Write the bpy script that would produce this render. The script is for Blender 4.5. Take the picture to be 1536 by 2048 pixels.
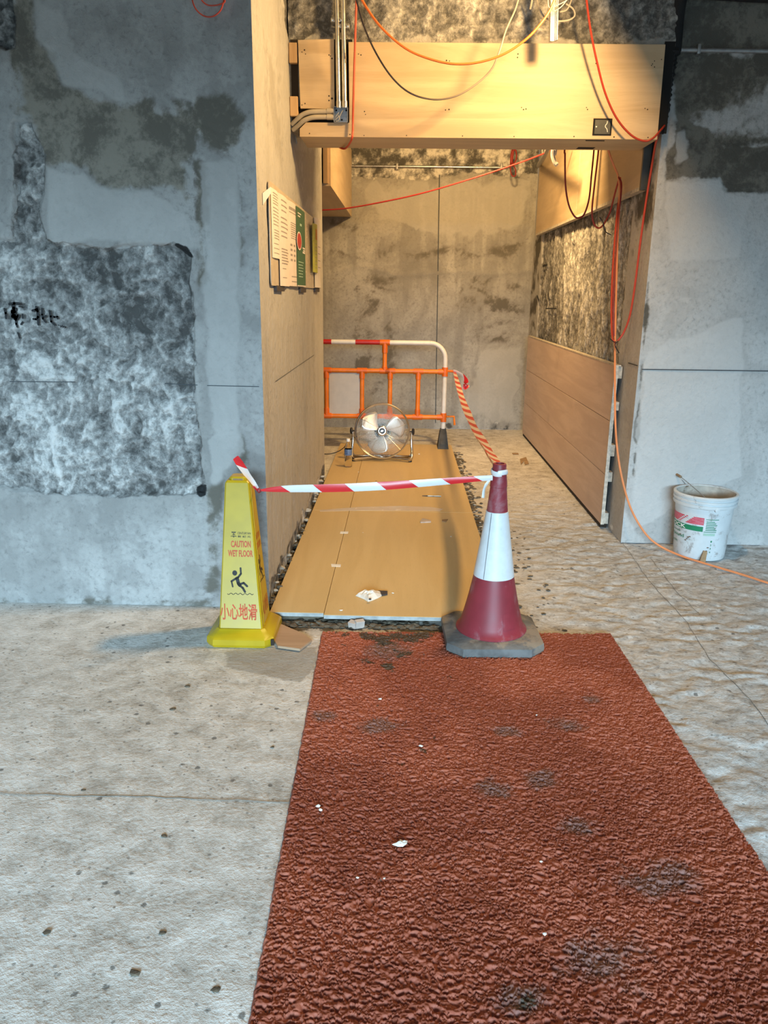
import bpy, bmesh, math, random
import numpy as np
from mathutils import Vector, Matrix, Euler

for o in list(bpy.data.objects):
    bpy.data.objects.remove(o)
SC = bpy.context.scene
COL = SC.collection
random.seed(7)
RNG = np.random.RandomState(11)

# ------------------------------------------------------------------ camera
CAM_H, FPX = 1.40, 1540.0
YAW, PIT, ROL = (math.radians(a) for a in (1.2, 15.85, 0.7))
_fw = np.array([-math.sin(YAW)*math.cos(PIT), math.cos(YAW)*math.cos(PIT), -math.sin(PIT)])
_r = np.array([math.cos(YAW), math.sin(YAW), 0.0])
_u = np.cross(_r, _fw)
_r, _u = math.cos(ROL)*_r + math.sin(ROL)*_u, -math.sin(ROL)*_r + math.cos(ROL)*_u
_C = np.array([0, 0, CAM_H])
cam_d = bpy.data.cameras.new('camera')
cam = bpy.data.objects.new('camera', cam_d)
COL.objects.link(cam)
cam_d.sensor_fit = 'VERTICAL'
cam_d.sensor_height = 24.0
cam_d.lens = FPX/2048*24.0
cam_d.clip_start = 0.05
m = Matrix.Identity(4)
for i in range(3):
    m[i][0], m[i][1], m[i][2], m[i][3] = _r[i], _u[i], -_fw[i], _C[i]
cam.matrix_world = m
SC.camera = cam

# measuring helpers: where a line of sight meets a real plane of the room
def ray(x, y):
    return _fw + (x-768)/FPX*_r - (y-1024)/FPX*_u
def onx(x, y, X):
    d = ray(x, y); return _C + d*(X/d[0])
def ony(x, y, Y):
    d = ray(x, y); return _C + d*(Y/d[1])
def onz(x, y, Z=0.0):
    d = ray(x, y); return _C + d*((Z-CAM_H)/d[2])

# ------------------------------------------------------------------ world, light, exposure
SC.view_settings.view_transform = 'Standard'
SC.view_settings.look = 'None'
SC.view_settings.gamma = 1.0
SC.view_settings.use_curve_mapping = False
SC.view_settings.exposure = 0.0
wd = bpy.data.worlds.new('sky'); SC.world = wd
wd.use_nodes = True
bg = wd.node_tree.nodes['Background']
bg.inputs[0].default_value = (0.62, 0.80, 1.0, 1)
bg.inputs[1].default_value = 0.5

def area_light(name, loc, direction, sx, sy, power, color, spread=180):
    l = bpy.data.lights.new(name, 'AREA')
    l.shape = 'RECTANGLE'; l.size = sx; l.size_y = sy
    l.energy = power; l.color = color; l.spread = math.radians(spread)
    o = bpy.data.objects.new(name, l); COL.objects.link(o)
    o.location = loc
    o.rotation_euler = Vector(direction).to_track_quat('-Z', 'Y').to_euler()
    return o
# daylight falling in from the street through the open shopfront behind the camera
area_light('street_daylight', (0.6, -14.0, 4.6), (0, 1, -0.10), 8, 4.4, 7900, (0.54, 0.81, 1.0))
# two warm site floodlights: one hung in front of the plywood beam, one in the passage behind it
area_light('floodlight_front', (0.92, 3.39, 2.72), (-0.80, 0.10, -0.58), 0.24, 0.16, 61, (1.0, 0.62, 0.24))
area_light('floodlight_passage', (0.62, 5.55, 2.74), (0.06, 0.85, -0.42), 0.16, 0.12, 80, (1.0, 0.62, 0.24))

cy = SC.cycles
cy.max_bounces = 6; cy.diffuse_bounces = 3; cy.glossy_bounces = 3; cy.transmission_bounces = 6
cy.adaptive_threshold = 0.025
cy.caustics_reflective = False; cy.caustics_refractive = False

# ------------------------------------------------------------------ numpy noise
def _h(ix, iy, s):
    n = (ix.astype(np.int64)*374761393 + iy.astype(np.int64)*668265263 + s*974634777) & 0xFFFFFFFF
    n = ((n ^ (n >> 13))*1274126177) & 0xFFFFFFFF
    return ((n ^ (n >> 16)) & 0xFFFF)/65535.0
def vn(x, y, s=0):
    ix, iy = np.floor(x), np.floor(y)
    fx, fy = x-ix, y-iy
    fx = fx*fx*(3-2*fx); fy = fy*fy*(3-2*fy)
    a, b = _h(ix, iy, s), _h(ix+1, iy, s)
    c, d = _h(ix, iy+1, s), _h(ix+1, iy+1, s)
    return (a*(1-fx)+b*fx)*(1-fy) + (c*(1-fx)+d*fx)*fy
def fbm(x, y, s=0, o=4, g=0.5):
    t, a, w = 0, 1.0, 0
    for i in range(o):
        t = t + a*vn(x*2**i, y*2**i, s+i*17); w += a; a *= g
    return t/w
def sstep(a, b, x):
    t = np.clip((x-a)/(b-a), 0, 1); return t*t*(3-2*t)
def sdpoly(px, py, poly):
    """signed distance to a polygon, positive inside"""
    poly = np.array(poly, float); n = len(poly)
    d = np.full(px.shape, 1e9); ins = np.zeros(px.shape, bool)
    for i in range(n):
        a, b = poly[i], poly[(i+1) % n]
        e = b-a; L = max(e.dot(e), 1e-12)
        t = np.clip(((px-a[0])*e[0]+(py-a[1])*e[1])/L, 0, 1)
        d = np.minimum(d, np.hypot(px-a[0]-t*e[0], py-a[1]-t*e[1]))
        c = (a[1] > py) != (b[1] > py)
        with np.errstate(divide='ignore', invalid='ignore'):
            xi = (b[0]-a[0])*(py-a[1])/(b[1]-a[1]+1e-15)+a[0]
        ins ^= c & (px < xi)
    return np.where(ins, d, -d)
def softmask(px, py, polys, w=0.08):
    m = np.zeros(px.shape)
    for p in polys:
        m = np.maximum(m, np.clip(0.5+sdpoly(px, py, p)/w, 0, 1))
    return m

# ------------------------------------------------------------------ materials
MATS = {}
class N:
    """small node-tree writer"""
    def __init__(s, name, rough=0.6, metal=0.0):
        s.m = bpy.data.materials.new(name); s.m.use_nodes = True
        s.t = s.m.node_tree; s.b = s.t.nodes['Principled BSDF']
        s.b.inputs['Roughness'].default_value = rough
        s.b.inputs['Metallic'].default_value = metal
        MATS[name] = s.m
    def n(s, ty, ins=None, **kw):
        nd = s.t.nodes.new('ShaderNode'+ty)
        for k, v in kw.items(): setattr(nd, k, v)
        for k, v in (ins or {}).items(): s.set(nd.inputs[k], v)
        return nd
    def set(s, sock, v):
        if hasattr(v, 'is_linked') or hasattr(v, 'links'): s.t.links.new(v, sock)
        elif isinstance(v, (tuple, list)) and len(v) == 3 and sock.type == 'RGBA': sock.default_value = (*v, 1)
        else: sock.default_value = v
    def co(s, kind='Object'):
        return s.n('TexCoord').outputs[kind]
    def map(s, vec, scale=(1, 1, 1), loc=(0, 0, 0), rot=(0, 0, 0)):
        return s.n('Mapping', {'Vector': vec, 'Scale': scale, 'Location': loc, 'Rotation': rot}).outputs[0]
    def noise(s, vec, scale, detail=4, rough=0.55, dist=0.0, color=False):
        nd = s.n('TexNoise', {'Vector': vec, 'Scale': scale, 'Detail': detail, 'Roughness': rough, 'Distortion': dist})
        return nd.outputs['Color' if color else 'Fac']
    def math(s, op, a, b=0.0, c=0.0, clamp=False):
        nd = s.n('Math', operation=op, use_clamp=clamp)
        for i, v in enumerate((a, b, c)): s.set(nd.inputs[i], v)
        return nd.outputs[0]
    def ramp(s, fac, stops, interp='LINEAR'):
        nd = s.n('ValToRGB', {'Fac': fac}); cr = nd.color_ramp; cr.interpolation = interp
        while len(cr.elements) < len(stops): cr.elements.new(0.5)
        for e, (p, c) in zip(cr.elements, stops):
            e.position = p
            e.color = (c, c, c, 1) if isinstance(c, (int, float)) else (*c, 1)
        return nd.outputs[0]
    def mix(s, fac, a, b, mode='MIX'):
        nd = s.n('Mix', data_type='RGBA', blend_type=mode, clamp_factor=True)
        s.set(nd.inputs['Factor'], fac)
        s.set(nd.inputs[6], a); s.set(nd.inputs[7], b)
        return nd.outputs[2]
    def attr(s, name):
        return s.n('Attribute', attribute_name=name).outputs['Fac']
    def sm(s, x, a, b):
        nd = s.n('MapRange', {'Value': x, 'From Min': a, 'From Max': b, 'To Min': 0.0, 'To Max': 1.0})
        nd.interpolation_type = 'SMOOTHSTEP'
        return nd.outputs[0]
    def bump(s, h, strength=0.3, dist=0.01):
        nd = s.n('Bump', {'Height': h, 'Strength': strength, 'Distance': dist})
        s.t.links.new(nd.outputs[0], s.b.inputs['Normal'])
    def out(s, col=None, rough=None, **kw):
        if col is not None: s.set(s.b.inputs['Base Color'], col)
        if rough is not None: s.set(s.b.inputs['Roughness'], rough)
        for k, v in kw.items(): s.set(s.b.inputs[k.replace('_', ' ')], v)
        return s.m

def simple(name, col, rough=0.55, metal=0.0, var=0.12, scale=14, bump=0.0, bscale=60, dirt=None, dirt_amt=0.0, dscale=7):
    """a plain coloured material with slight procedural unevenness, wear and relief"""
    k = N(name, rough, metal)
    v = k.co()
    n1 = k.noise(v, scale, 3, 0.6)
    c = k.mix(k.sm(n1, 0.3, 0.7), tuple(x*(1-var) for x in col), tuple(min(1, x*(1+var)) for x in col))
    if dirt:
        n2 = k.noise(v, dscale, 6, 0.68, 0.4)
        lo = 0.72-0.4*dirt_amt
        c = k.mix(k.sm(n2, lo, lo+0.12), c, dirt)
    r = k.math('ADD', k.math('MULTIPLY', n1, 0.16), rough-0.08)
    if bump: k.bump(k.noise(v, bscale, 2, 0.6), bump, 0.004)
    return k.out(c, r)

def concrete(name, light, dark, damp_shade, vstreak=0.0, mo=1.0):
    """skimmed and hacked concrete; masks say where it was hacked back and where dampness or painted shade darkens it"""
    k = N(name, 0.9)
    v = k.co()
    n3 = k.noise(v, 42.0, 4, 0.70, 0.3)
    f3 = k.math('SUBTRACT', n3, 0.5)
    tone = k.attr('tone'); mot = k.math('ADD', k.attr('mot'), k.math('MULTIPLY', f3, 0.35)); vs = k.attr('streak')
    base = k.mix(k.sm(tone, 0.2, 0.8), dark, light)
    base = k.mix(k.math('MULTIPLY', k.sm(mot, 0.50, 0.85), 0.55*mo), base, tuple(x*0.66 for x in dark))
    base = k.mix(k.math('MULTIPLY', k.sm(mot, 0.40, 0.15), 0.35*mo), base, tuple(min(1, x*1.2) for x in light))
    base = k.mix(k.math('MULTIPLY', k.sm(vs, 0.5, 0.85), vstreak), base, tuple(x*0.60 for x in dark))
    base = k.mix(k.math('MULTIPLY', k.sm(n3, 0.58, 0.68), 0.42), base, tuple(x*0.45 for x in dark))
    base = k.mix(k.math('MULTIPLY', k.sm(n3, 0.40, 0.64), 0.30), base, tuple(x*0.70 for x in dark))
    m5 = k.math('MULTIPLY', k.math('SUBTRACT', mot, 0.5), 0.55)
    # dark patches: dampness, and shade painted into the colour
    dm = k.sm(k.math('ADD', k.attr('damp_shade'), m5), 0.36, 0.66)
    base = k.mix(dm, base, k.mix(k.sm(k.math('ADD', mot, k.math('MULTIPLY', f3, 1.2)), 0.15, 0.85), tuple(x*1.35 for x in damp_shade), tuple(x*0.68 for x in damp_shade)))
    # pale skim patches
    base = k.mix(k.math('MULTIPLY', k.sm(k.math('ADD', k.attr('pale'), m5), 0.40, 0.62), 0.6), base, tuple(min(1, x*1.12) for x in light))
    # hacked areas: aggregate and old plaster remnants
    rm = k.sm(k.math('ADD', k.attr('rough'), m5), 0.42, 0.56)
    g5 = k.noise(v, 34.0, 5, 0.70, 0.4)
    g = k.math('ADD', k.attr('agg'), k.math('ADD', k.math('MULTIPLY', f3, 0.7), k.math('MULTIPLY', k.math('SUBTRACT', g5, 0.5), 1.5)))
    L = sum(light)/3
    tint = tuple(x/L for x in light)
    sc_ = L/0.47
    rc = k.ramp(g, [(p, tuple(c*sc_*t for t in tint)) for p, c in ((0.08, 0.09), (0.30, 0.19), (0.46, 0.29), (0.60, 0.39), (0.80, 0.60), (0.98, 0.76))])
    base = k.mix(rm, base, rc)
    base = k.mix(k.sm(k.math('ADD', k.attr('ink'), m5), 0.45, 0.6), base, (0.022, 0.023, 0.024))
    k.bump(k.math('ADD', k.math('MULTIPLY', n3, 0.75), k.math('MULTIPLY', k.math('MULTIPLY', g5, rm), 1.6)), 0.6, 0.012)
    return k.out(base, 0.9)

def plywood(name, c1, c2, axis='X', rough=0.6, fine=1.0, stain=0.25):
    """pale plywood face with long grain along one axis"""
    k = N(name, rough)
    v = k.co()
    rnd = k.n('ObjectInfo').outputs['Random']
    off = k.n('CombineXYZ', {'X': k.math('MULTIPLY', rnd, 9.0), 'Y': k.math('MULTIPLY', rnd, 5.0), 'Z': k.math('MULTIPLY', rnd, 7.0)}).outputs[0]
    vv = k.n('VectorMath', {0: v, 1: off}, operation='ADD').outputs[0]
    sc = {'X': (0.35, 3.5, 3.5), 'Y': (3.5, 0.35, 3.5), 'Z': (3.5, 3.5, 0.35)}[axis]
    g = k.noise(k.map(vv, sc), 3.0, 4, 0.62, 1.0)
    f = k.noise(k.map(vv, tuple(x*6 for x in sc)), 9.0*fine, 2, 0.6)
    blot = k.noise(vv, 2.2, 3, 0.55)
    c = k.mix(k.sm(g, 0.34, 0.68), c1, c2)
    c = k.mix(k.math('MULTIPLY', k.sm(f, 0.55, 0.75), 0.25), c, tuple(x*0.78 for x in c1))
    c = k.mix(k.math('MULTIPLY', k.sm(blot, 0.55, 0.75), stain), c, tuple(x*0.70 for x in c1))
    return k.out(c, k.math('ADD', k.math('MULTIPLY', g, 0.2), rough-0.1))

def build_materials():
    concrete('concrete_left', (0.43, 0.425, 0.415), (0.34, 0.335, 0.325), (0.20, 0.185, 0.155), 0.25, 0.8)
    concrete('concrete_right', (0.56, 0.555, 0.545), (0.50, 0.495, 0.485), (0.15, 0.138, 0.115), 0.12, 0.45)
    concrete('concrete_passage', (0.46, 0.445, 0.41), (0.35, 0.335, 0.305), (0.22, 0.20, 0.165), 0.45, 0.7)
    concrete('concrete_plain', (0.36, 0.36, 0.35), (0.28, 0.28, 0.27), (0.15, 0.14, 0.12))
    # floor slab
    k = N('floor_slab', 0.9); v = k.co()
    n1 = k.attr('tone'); n2 = k.noise(v, 11.0, 6, 0.72, 0.25); n3 = k.noise(v, 70, 3, 0.70)
    st = k.noise(k.map(v, (1.0, 1.6, 1), rot=(0, 0, -0.15)), 17.0, 5, 0.68, 0.8)
    rp = k.attr('ripple')
    gg = k.math('ADD', k.math('MULTIPLY', n2, 0.62), k.math('ADD', k.math('MULTIPLY', n3, 0.26), k.math('MULTIPLY', n1, 0.12)))
    base = k.ramp(gg, [(0.33, (0.30, 0.275, 0.24)), (0.43, (0.49, 0.465, 0.425)), (0.52, (0.63, 0.61, 0.575)), (0.64, (0.78, 0.765, 0.735))])
    rb = k.ramp(k.math('ADD', k.math('MULTIPLY', st, 0.75), k.math('MULTIPLY', n3, 0.25)), [(0.36, (0.235, 0.225, 0.215)), (0.45, (0.42, 0.42, 0.41)), (0.54, (0.555, 0.565, 0.565)), (0.68, (0.74, 0.76, 0.765))])
    base = k.mix(k.math('MULTIPLY', rp, 0.85), base, rb)
    vo = k.n('TexVoronoi', {'Vector': k.map(v, (1, 1, 0.0)), 'Scale': 17.0, 'Randomness': 1.0})
    keep = k.sm(k.n('SeparateColor', {'Color': vo.outputs['Color']}).outputs[0], 0.62, 0.66)
    sp = k.math('MULTIPLY', k.sm(k.math('ADD', vo.outputs['Distance'], k.math('MULTIPLY', n3, 0.25)), 0.30, 0.22), keep)
    base = k.mix(k.math('MULTIPLY', sp, 0.85), base, (0.14, 0.135, 0.125))
    vo2 = k.n('TexVoronoi', {'Vector': k.map(v, (1, 1, 0.0)), 'Scale': 48.0, 'Randomness': 1.0})
    keep2 = k.sm(k.n('SeparateColor', {'Color': vo2.outputs['Color']}).outputs[1], 0.70, 0.74)
    sp2 = k.math('MULTIPLY', k.sm(k.math('ADD', vo2.outputs['Distance'], k.math('MULTIPLY', n3, 0.2)), 0.34, 0.26), keep2)
    base = k.mix(k.math('MULTIPLY', sp2, 0.7), base, (0.20, 0.19, 0.175))
    dm = k.sm(k.math('ADD', k.attr('damp_shade'), k.math('MULTIPLY', k.math('SUBTRACT', n2, 0.5), 1.0)), 0.45, 0.58)
    base = k.mix(k.math('MULTIPLY', dm, 0.75), base, (0.30, 0.285, 0.26))
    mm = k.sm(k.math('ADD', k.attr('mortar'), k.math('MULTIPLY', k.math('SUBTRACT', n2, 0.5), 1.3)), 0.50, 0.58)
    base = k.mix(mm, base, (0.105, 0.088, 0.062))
    k.bump(k.math('ADD', k.math('MULTIPLY', n2, 0.8), k.math('MULTIPLY', n3, 0.35)), 0.6, 0.012)
    k.out(base, 0.9)
    # coil mat
    k = N('mat_vinyl', 0.55); v = k.co()
    n1 = k.attr('tone'); n2 = k.noise(v, 170, 1, 0.6); n3 = k.noise(v, 10, 5, 0.7)
    c = k.mix(k.sm(n1, 0.3, 0.7), (0.31, 0.080, 0.045), (0.41, 0.118, 0.068))
    c = k.mix(k.math('MULTIPLY', k.sm(n2, 0.5, 0.75), 0.35), c, (0.42, 0.13, 0.070))
    ds = k.math('MULTIPLY', k.sm(k.math('ADD', k.attr('dust'), k.math('MULTIPLY', k.math('SUBTRACT', n3, 0.5), 1.2)), 0.45, 0.75), 0.6)
    c = k.mix(ds, c, (0.17, 0.125, 0.115))
    mo = k.sm(k.math('ADD', k.attr('mortar'), k.math('MULTIPLY', k.math('SUBTRACT', n3, 0.5), 2.6)), 0.55, 0.72)
    c = k.mix(k.math('MULTIPLY', mo, 0.92), c, (0.062, 0.048, 0.032))
    k.bump(n2, 0.25, 0.003)
    k.out(c, 0.72)
    # timber
    plywood('ply_beam', (0.52, 0.375, 0.22), (0.64, 0.485, 0.305), 'X', 0.5)
    plywood('ply_side', (0.52, 0.385, 0.235), (0.62, 0.475, 0.31), 'Y', 0.5)
    plywood('ply_lower', (0.60, 0.455, 0.385), (0.70, 0.55, 0.475), 'Y', 0.6, stain=0.35)
    plywood('ply_floor', (0.60, 0.435, 0.205), (0.64, 0.47, 0.23), 'Y', 0.5, stain=0.12)
    plywood('timber', (0.45, 0.28, 0.13), (0.60, 0.40, 0.22), 'Z', 0.7)
    plywood('tile_board', (0.40, 0.26, 0.16), (0.50, 0.34, 0.22), 'X', 0.7)
    simple('ply_edge', (0.55, 0.50, 0.43), 0.75, var=0.25, scale=40)
    simple('board_edge', (0.42, 0.43, 0.42), 0.7, var=0.2, scale=20)
    simple('hole', (0.03, 0.022, 0.016), 0.9)
    simple('void_black', (0.008, 0.008, 0.008), 0.95)
    simple('level_line', (0.07, 0.08, 0.09), 0.9)
    simple('crack', (0.20, 0.19, 0.17), 0.95)
    simple('marker_ink', (0.012, 0.013, 0.016), 0.7)
    simple('mortar', (0.115, 0.095, 0.068), 0.9, var=0.35, scale=30, bump=0.5, bscale=90)
    simple('screed', (0.46, 0.42, 0.35), 0.92, var=0.2, scale=18, bump=0.5, bscale=70)
    # yellow sign
    simple('sign_yellow', (0.47, 0.325, 0.008), 0.38, var=0.09, scale=6, dirt=(0.42, 0.30, 0.02), dirt_amt=0.14)
    simple('sign_red', (0.55, 0.07, 0.02), 0.5)
    simple('sign_black', (0.012, 0.012, 0.012), 0.5)
    # traffic cone
    simple('cone_red', (0.27, 0.030, 0.042), 0.5, var=0.12, scale=9, dirt=(0.33, 0.125, 0.14), dirt_amt=0.48, dscale=6)
    simple('cone_white', (0.72, 0.76, 0.78), 0.35, var=0.05, scale=20, dirt=(0.55, 0.60, 0.62), dirt_amt=0.25, dscale=10)
    simple('cone_rubber', (0.145, 0.145, 0.14), 0.8, var=0.30, scale=14, bump=0.4, dirt=(0.30, 0.255, 0.20), dirt_amt=0.55, dscale=8)
    # tapes
    k = N('tape_stripes', 0.32)
    uv = k.n('UVMap').outputs[0]
    s = k.n('SeparateXYZ', {'Vector': uv})
    ph = k.math('FRACT', k.math('ADD', s.outputs[0], k.math('MULTIPLY', s.outputs[1], 0.14)))
    k.out(k.mix(k.sm(ph, 0.498, 0.502), (0.74, 0.030, 0.035), (0.80, 0.80, 0.80)), 0.3)
    k = N('tape_stripes_old', 0.4)
    uv = k.n('UVMap').outputs[0]
    s = k.n('SeparateXYZ', {'Vector': uv})
    ph = k.math('FRACT', k.math('ADD', s.outputs[0], k.math('MULTIPLY', s.outputs[1], 0.04)))
    k.out(k.mix(k.sm(ph, 0.495, 0.505), (0.55, 0.060, 0.035), (0.68, 0.58, 0.48)), 0.4)
    # barrier
    simple('barrier_orange', (0.78, 0.20, 0.015), 0.4, var=0.12, dirt=(0.40, 0.16, 0.05), dirt_amt=0.2)
    simple('barrier_joint', (0.72, 0.145, 0.012), 0.42, var=0.12)
    simple('barrier_white', (0.74, 0.72, 0.68), 0.4, var=0.06)
    simple('barrier_red', (0.48, 0.018, 0.016), 0.4)
    simple('barrier_foot', (0.055, 0.055, 0.052), 0.8, var=0.3, bump=0.3)
    simple('panel_grey', (0.52, 0.47, 0.42), 0.5, var=0.05)
    # metal
    simple('chrome', (0.72, 0.70, 0.66), 0.22, 1.0, var=0.04)
    simple('fan_blade', (0.72, 0.69, 0.64), 0.35, 0.55, var=0.05)
    simple('galv', (0.62, 0.61, 0.58), 0.30, 1.0, var=0.12, scale=30)
    simple('galv_dull', (0.33, 0.33, 0.33), 0.5, 0.6, var=0.15, scale=30)
    simple('steel_box', (0.42, 0.44, 0.48), 0.42, 0.8, var=0.2, scale=40)
    simple('black_plastic', (0.015, 0.015, 0.016), 0.45)
    simple('dark_plate', (0.055, 0.058, 0.055), 0.4, var=0.2)
    simple('white_plastic', (0.78, 0.77, 0.74), 0.4)
    simple('grey_conduit', (0.46, 0.40, 0.31), 0.5, var=0.08)
    simple('black_lag', (0.010, 0.010, 0.011), 0.85, var=0.3, bump=0.8, bscale=40)
    # cables
    for nm, c in (('cable_orange', (0.80, 0.17, 0.035)), ('cable_orange_pale', (0.85, 0.30, 0.12)), ('cable_amber', (0.85, 0.36, 0.02)),
                  ('cable_red', (0.26, 0.014, 0.012)), ('cable_redorange', (0.38, 0.035, 0.014)), ('cable_scarlet', (0.55, 0.055, 0.022)),
                  ('cable_white', (0.58, 0.55, 0.50)), ('cable_grey', (0.42, 0.38, 0.33)), ('cable_black', (0.018, 0.015, 0.018))):
        simple(nm, c, 0.42, var=0.06)
    k = N('cable_shade_fade', 0.45)  # grey cable; its unlit left half is painted black in the ramp
    uv = k.n('UVMap').outputs[0]
    u = k.n('SeparateXYZ', {'Vector': uv}).outputs[0]
    k.out(k.ramp(u, [(0.0, (0.014, 0.010, 0.020)), (0.42, (0.03, 0.025, 0.03)), (0.62, (0.28, 0.24, 0.19)), (1.0, (0.48, 0.43, 0.36))]), 0.45)
    # bucket
    simple('bucket_white', (0.66, 0.70, 0.72), 0.42, var=0.06, scale=10, dirt=(0.40, 0.385, 0.38), dirt_amt=0.42, dscale=16)
    simple('bucket_inside', (0.52, 0.48, 0.42), 0.7, var=0.2, dirt=(0.18, 0.11, 0.06), dirt_amt=0.4, dscale=9)
    simple('residue', (0.11, 0.065, 0.035), 0.7, var=0.4)
    simple('print_green', (0.012, 0.21, 0.10), 0.45)
    simple('print_red', (0.70, 0.020, 0.06), 0.45)
    simple('print_white', (0.85, 0.87, 0.86), 0.45)
    simple('print_mint', (0.42, 0.62, 0.52), 0.5)
    simple('print_dark', (0.05, 0.09, 0.09), 0.5)
    # paper
    simple('paper_white', (0.78, 0.74, 0.70), 0.7, var=0.03)
    simple('paper_pink', (0.78, 0.69, 0.65), 0.7, var=0.03)
    simple('paper_green', (0.045, 0.13, 0.075), 0.6, var=0.06)
    simple('paper_lime', (0.50, 0.52, 0.10), 0.6, var=0.15, scale=20)
    simple('board_clear', (0.62, 0.53, 0.42), 0.25, var=0.04)
    simple('print_grey', (0.33, 0.30, 0.29), 0.7)
    simple('print_orange', (0.55, 0.25, 0.06), 0.7)
    # clear plastic
    for nm, col in (('clear_pet', (0.95, 0.97, 1.0)),):
        k = N(nm, 0.08)
        k.out(col, 0.08, Transmission_Weight=1.0, IOR=1.15)
    simple('bottle_label', (0.10, 0.16, 0.30), 0.4, var=0.4, scale=60)
    simple('bag_plastic', (0.78, 0.74, 0.66), 0.3, var=0.10)
    simple('scrap_dark', (0.05, 0.045, 0.05), 0.6)
    simple('scrap_wood', (0.50, 0.43, 0.38), 0.75, var=0.2)
    simple('scrap_brown', (0.33, 0.22, 0.12), 0.8, var=0.2)
    simple('crumb_white', (0.80, 0.78, 0.72), 0.8)
build_materials()

# ------------------------------------------------------------------ mesh helpers
class MB:
    """collects geometry of one part"""
    def __init__(s): s.v, s.f, s.uv, s.mi = [], [], [], []
    def add(s, vs, fs, uvs=None, mi=0):
        b = len(s.v); s.v += [tuple(map(float, p)) for p in vs]
        for i, f in enumerate(fs):
            s.f.append(tuple(b+j for j in f)); s.mi.append(mi)
            s.uv.append(uvs[i] if uvs else None)
        return s
    def box(s, lo, hi, bev=0.0):
        (x0, y0, z0), (x1, y1, z1) = lo, hi
        if bev <= 0:
            vs = [(x, y, z) for z in (z0, z1) for y in (y0, y1) for x in (x0, x1)]
            return s.add(vs, [(0, 2, 3, 1), (4, 5, 7, 6), (0, 1, 5, 4), (2, 6, 7, 3), (0, 4, 6, 2), (1, 3, 7, 5)])
        bm = bmesh.new(); bmesh.ops.create_cube(bm, size=1)
        for v in bm.verts:
            v.co = ((x0+x1)/2+v.co.x*(x1-x0), (y0+y1)/2+v.co.y*(y1-y0), (z0+z1)/2+v.co.z*(z1-z0))
        bmesh.ops.bevel(bm, geom=bm.edges[:], offset=bev, segments=2, affect='EDGES', profile=0.5)
        s.bm(bm); bm.free(); return s
    def bm(s, bm):
        bm.verts.index_update()
        return s.add([v.co for v in bm.verts], [[v.index for v in f.verts] for f in bm.faces])
    def lathe(s, prof, n=32, c=(0, 0, 0), caps=(True, True), a0=0.0):
        """profile of (radius, z)"""
        vs, fs = [], []
        for r, z in prof:
            for i in range(n):
                a = a0+2*math.pi*i/n
                vs.append((c[0]+r*math.cos(a), c[1]+r*math.sin(a), c[2]+z))
        for j in range(len(prof)-1):
            for i in range(n):
                k = (i+1) % n
                fs.append((j*n+i, j*n+k, (j+1)*n+k, (j+1)*n+i))
        if caps[0]: fs.append(tuple(range(n-1, -1, -1)))
        if caps[1]: fs.append(tuple((len(prof)-1)*n+i for i in range(n)))
        return s.add(vs, fs)
    def tube(s, pts, r, n=8, closed=False, caps=True, mi=0):
        P = [Vector(p) for p in pts]; m = len(P)
        rs = r if isinstance(r, (list, tuple)) else [r]*m
        T = []
        for i in range(m):
            a = P[(i-1) % m] if (closed or i > 0) else P[i]
            b = P[(i+1) % m] if (closed or i < m-1) else P[i]
            t = (b-a); T.append(t.normalized() if t.length > 1e-9 else Vector((0, 0, 1)))
        up = Vector((0, 0, 1)) if abs(T[0].z) < 0.9 else Vector((1, 0, 0))
        nrm = T[0].cross(up).normalized()
        vs, fs, uvs = [], [], []
        L = [0.0]
        for i in range(1, m): L.append(L[-1]+(P[i]-P[i-1]).length)
        tot = max(L[-1], 1e-9)
        for i in range(m):
            nrm = (nrm - T[i]*nrm.dot(T[i])).normalized()
            bn = T[i].cross(nrm)
            for j in range(n):
                a = 2*math.pi*j/n
                vs.append(P[i]+(nrm*math.cos(a)+bn*math.sin(a))*rs[i])
        for i in range(m if closed else m-1):
            k = (i+1) % m
            for j in range(n):
                l = (j+1) % n
                fs.append((i*n+j, i*n+l, k*n+l, k*n+j))
                u0, u1 = L[i]/tot, (L[k]/tot if k else 1.0)
                uvs.append([(u0, j/n), (u0, (j+1)/n), (u1, (j+1)/n), (u1, j/n)])
        if caps and not closed:
            fs.append(tuple(range(n-1, -1, -1))); uvs.append([(0, 0)]*n)
            fs.append(tuple((m-1)*n+j for j in range(n))); uvs.append([(1, 0)]*n)
        return s.add(vs, fs, uvs, mi)
    def prism(s, poly, fn, d):
        """flat polygon given in 2-D, mapped by fn(u, v, w) and given thickness d"""
        n = len(poly)
        vs = [fn(u, v, 0.0) for u, v in poly]+[fn(u, v, d) for u, v in poly]
        fs = [tuple(range(n-1, -1, -1)), tuple(range(n, 2*n))]
        fs += [(i, (i+1) % n, n+(i+1) % n, n+i) for i in range(n)]
        return s.add(vs, fs)
    def xform(s, M):
        s.v = [tuple(M @ Vector(p)) for p in s.v]; return s

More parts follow.
